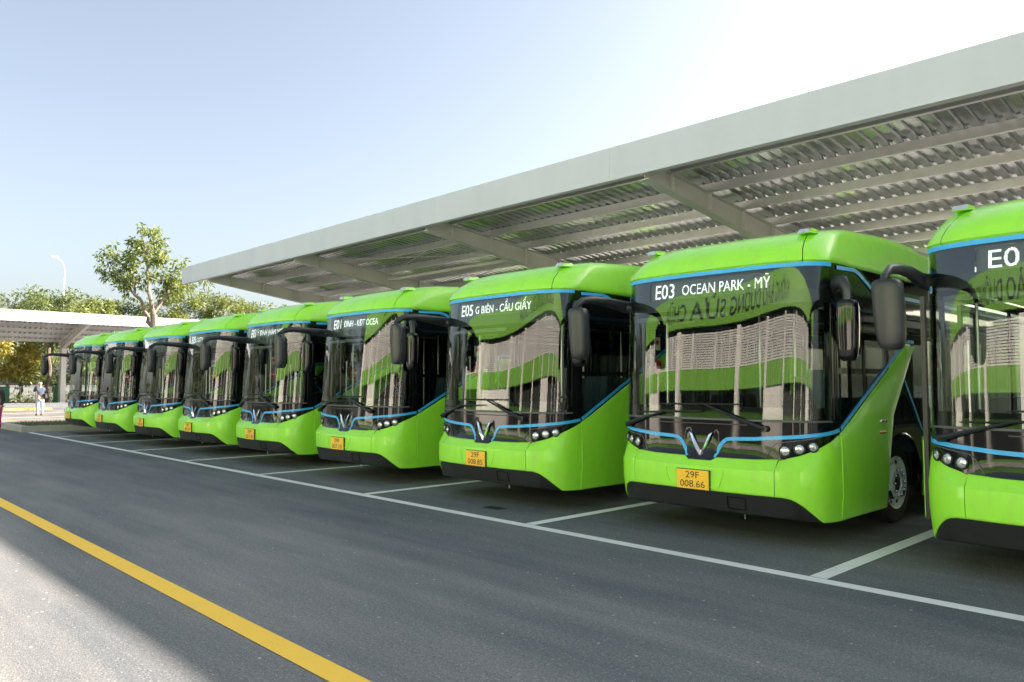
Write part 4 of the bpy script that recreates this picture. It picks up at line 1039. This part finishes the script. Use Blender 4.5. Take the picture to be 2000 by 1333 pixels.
# ------------------------------------------------------------------ people
def skin(name, joints, edges, mat, parent, root=0, sub=2):
    me = bpy.data.meshes.new(name); me.from_pydata([j[0] for j in joints], edges, [])
    o = bpy.data.objects.new(name, me); COL.objects.link(o)
    md = o.modifiers.new('skin', 'SKIN'); o.modifiers.new('sub', 'SUBSURF').levels = sub
    for i, j in enumerate(joints):
        r = j[1] if isinstance(j[1], tuple) else (j[1], j[1])
        me.skin_vertices[0].data[i].radius = r; me.skin_vertices[0].data[i].use_root = (i == root)
    bpy.context.view_layer.update()
    ev = o.evaluated_get(bpy.context.evaluated_depsgraph_get()); nm = bpy.data.meshes.new_from_object(ev)
    o.modifiers.clear(); o.data = nm; nm.name = name; nm.materials.clear(); nm.materials.append(MATS[mat])
    smooth(nm, 180); o.parent = parent
    return o
def person(loc, rz, label, top_mat, leg_mat, hat, raised):
    r = empty('person', loc, rz); tag(r, label, 'person')
    # faces local -y
    if raised: ha, el, fa = (.10, -.20, 1.56), (.27, -.10, 1.25), (.09, -.27, 1.60)
    else: ha, el, fa = (.24, -.10, .88), (.25, .02, 1.12), (.23, -.16, .80)
    J = [((0, 0, .95), (.15, .11)), ((0, 0, 1.15), (.14, .10)), ((0, .01, 1.36), (.17, .11)), ((0, 0, 1.47), .065), ((0, -.015, 1.53), .055), ((0, -.02, 1.63), (.078, .092)), ((0, -.015, 1.71), (.068, .08))]
    E_ = [(0, 1), (1, 2), (2, 3), (3, 4), (4, 5), (5, 6)]
    for sg in (-1, 1):
        b = len(J); J += [((sg * .18, 0, 1.40), .062), ((sg * el[0], el[1], el[2]), .046), ((sg * ha[0], ha[1], ha[2]), .036), ((sg * fa[0], fa[1], fa[2]), .030)]
        E_ += [(2, b), (b, b + 1), (b + 1, b + 2), (b + 2, b + 3)]
        b = len(J); J += [((sg * .095, 0, .86), .092), ((sg * .11, -.015 * sg, .48), .062), ((sg * .115, .02, .09), .045), ((sg * .125, -.13, .035), .038)]
        E_ += [(0, b), (b, b + 1), (b + 1, b + 2), (b + 2, b + 3)]
    skin('body', J, E_, 'skin', r)
    J = [((0, 0, .90), (.175, .13)), ((0, 0, 1.15), (.165, .125)), ((0, .01, 1.36), (.19, .13)), ((0, 0, 1.46), .08)]; E_ = [(0, 1), (1, 2), (2, 3)]
    for sg in (-1, 1):
        b = len(J); J += [((sg * .19, 0, 1.40), .08), ((sg * el[0], el[1], el[2]), .062), ((sg * (ha[0] * .9 + el[0] * .1), ha[1] * .9 + el[1] * .1, ha[2] * .9 + el[2] * .1), .05)]; E_ += [(2, b), (b, b + 1), (b + 1, b + 2)]
    skin('jacket', J, E_, top_mat, r)
    J = [((0, 0, .94), (.165, .125))]; E_ = []
    for sg in (-1, 1):
        b = len(J); J += [((sg * .10, 0, .82), .115), ((sg * .112, -.015 * sg, .48), .082), ((sg * .118, .02, .12), .066)]; E_ += [(0, b), (b, b + 1), (b + 1, b + 2)]
    skin('trousers', J, E_, leg_mat, r)
    for sg in (-1, 1): skin('shoe', [((sg * .118, .05, .05), .048), ((sg * .122, -.06, .042), .046), ((sg * .126, -.15, .035), .034)], [(0, 1), (1, 2)], 'shoe', r)
    skin('cap' if hat else 'hair', [((0, .02, 1.62), (.085, .09)), ((0, .0, 1.70), (.09, .10)), ((0, -.005, 1.745), (.07, .08))] + ([((0, -.16, 1.70), (.06, .015))] if hat else []), [(0, 1), (1, 2)] + ([(1, 3)] if hat else []), 'cap_white' if hat else 'hair', r)
    return r
pp = at_x(77, 812, -46.4)
p1 = person((-46.4, pp.y, 0), R_(-75), 'person in dark jacket, pale jeans and white cap raising a camera on the sunlit road', 'denim_jacket', 'pale_denim', True, True)
cm = empty('camera_held', (0, 0, 0)); COL.objects.unlink(cm); bpy.data.objects.remove(cm)
ck = MB(); ck.box(-.07, .07, -.06, .02, -.045, .045); ck.lathe([(-.13, .03), (-.06, .034)], 12, 'y', (0, 0, 0)); cko = build('photo_camera', ck, 'satin_black')
cko.location = (-46.4 + .29 * math.sin(R_(-75)), pp.y - .29 * math.cos(R_(-75)), 1.62); cko.rotation_euler = (0, 0, R_(-75)); tag(cko, 'black photo camera held up by the person in pale jeans', 'camera')
bgm = MB(); bgm.hexa([(-.15, -.06, 0), (.15, -.06, 0), (.15, .06, 0), (-.15, .06, 0)], [(-.12, -.045, .22), (.12, -.045, .22), (.12, .045, .22), (-.12, .045, .22)])
bgo = build('shoulder_bag', bgm, 'black_cloth'); bgo.location = (-46.35, pp.y + .2, .92); bgo.rotation_euler = (0, 0, R_(20)); tag(bgo, 'small dark shoulder bag at the hip of the person with camera', 'bag')
q = at_depth(-2, 845, 26.0)
gq = ray(-9, 845); tq = -CAM_H / gq[2]
person((gq[0] * tq, gq[1] * tq, 0), R_(40), 'person in black top and pink trousers standing by the front parking line', 'black_cloth', 'pink_cloth', False, False)
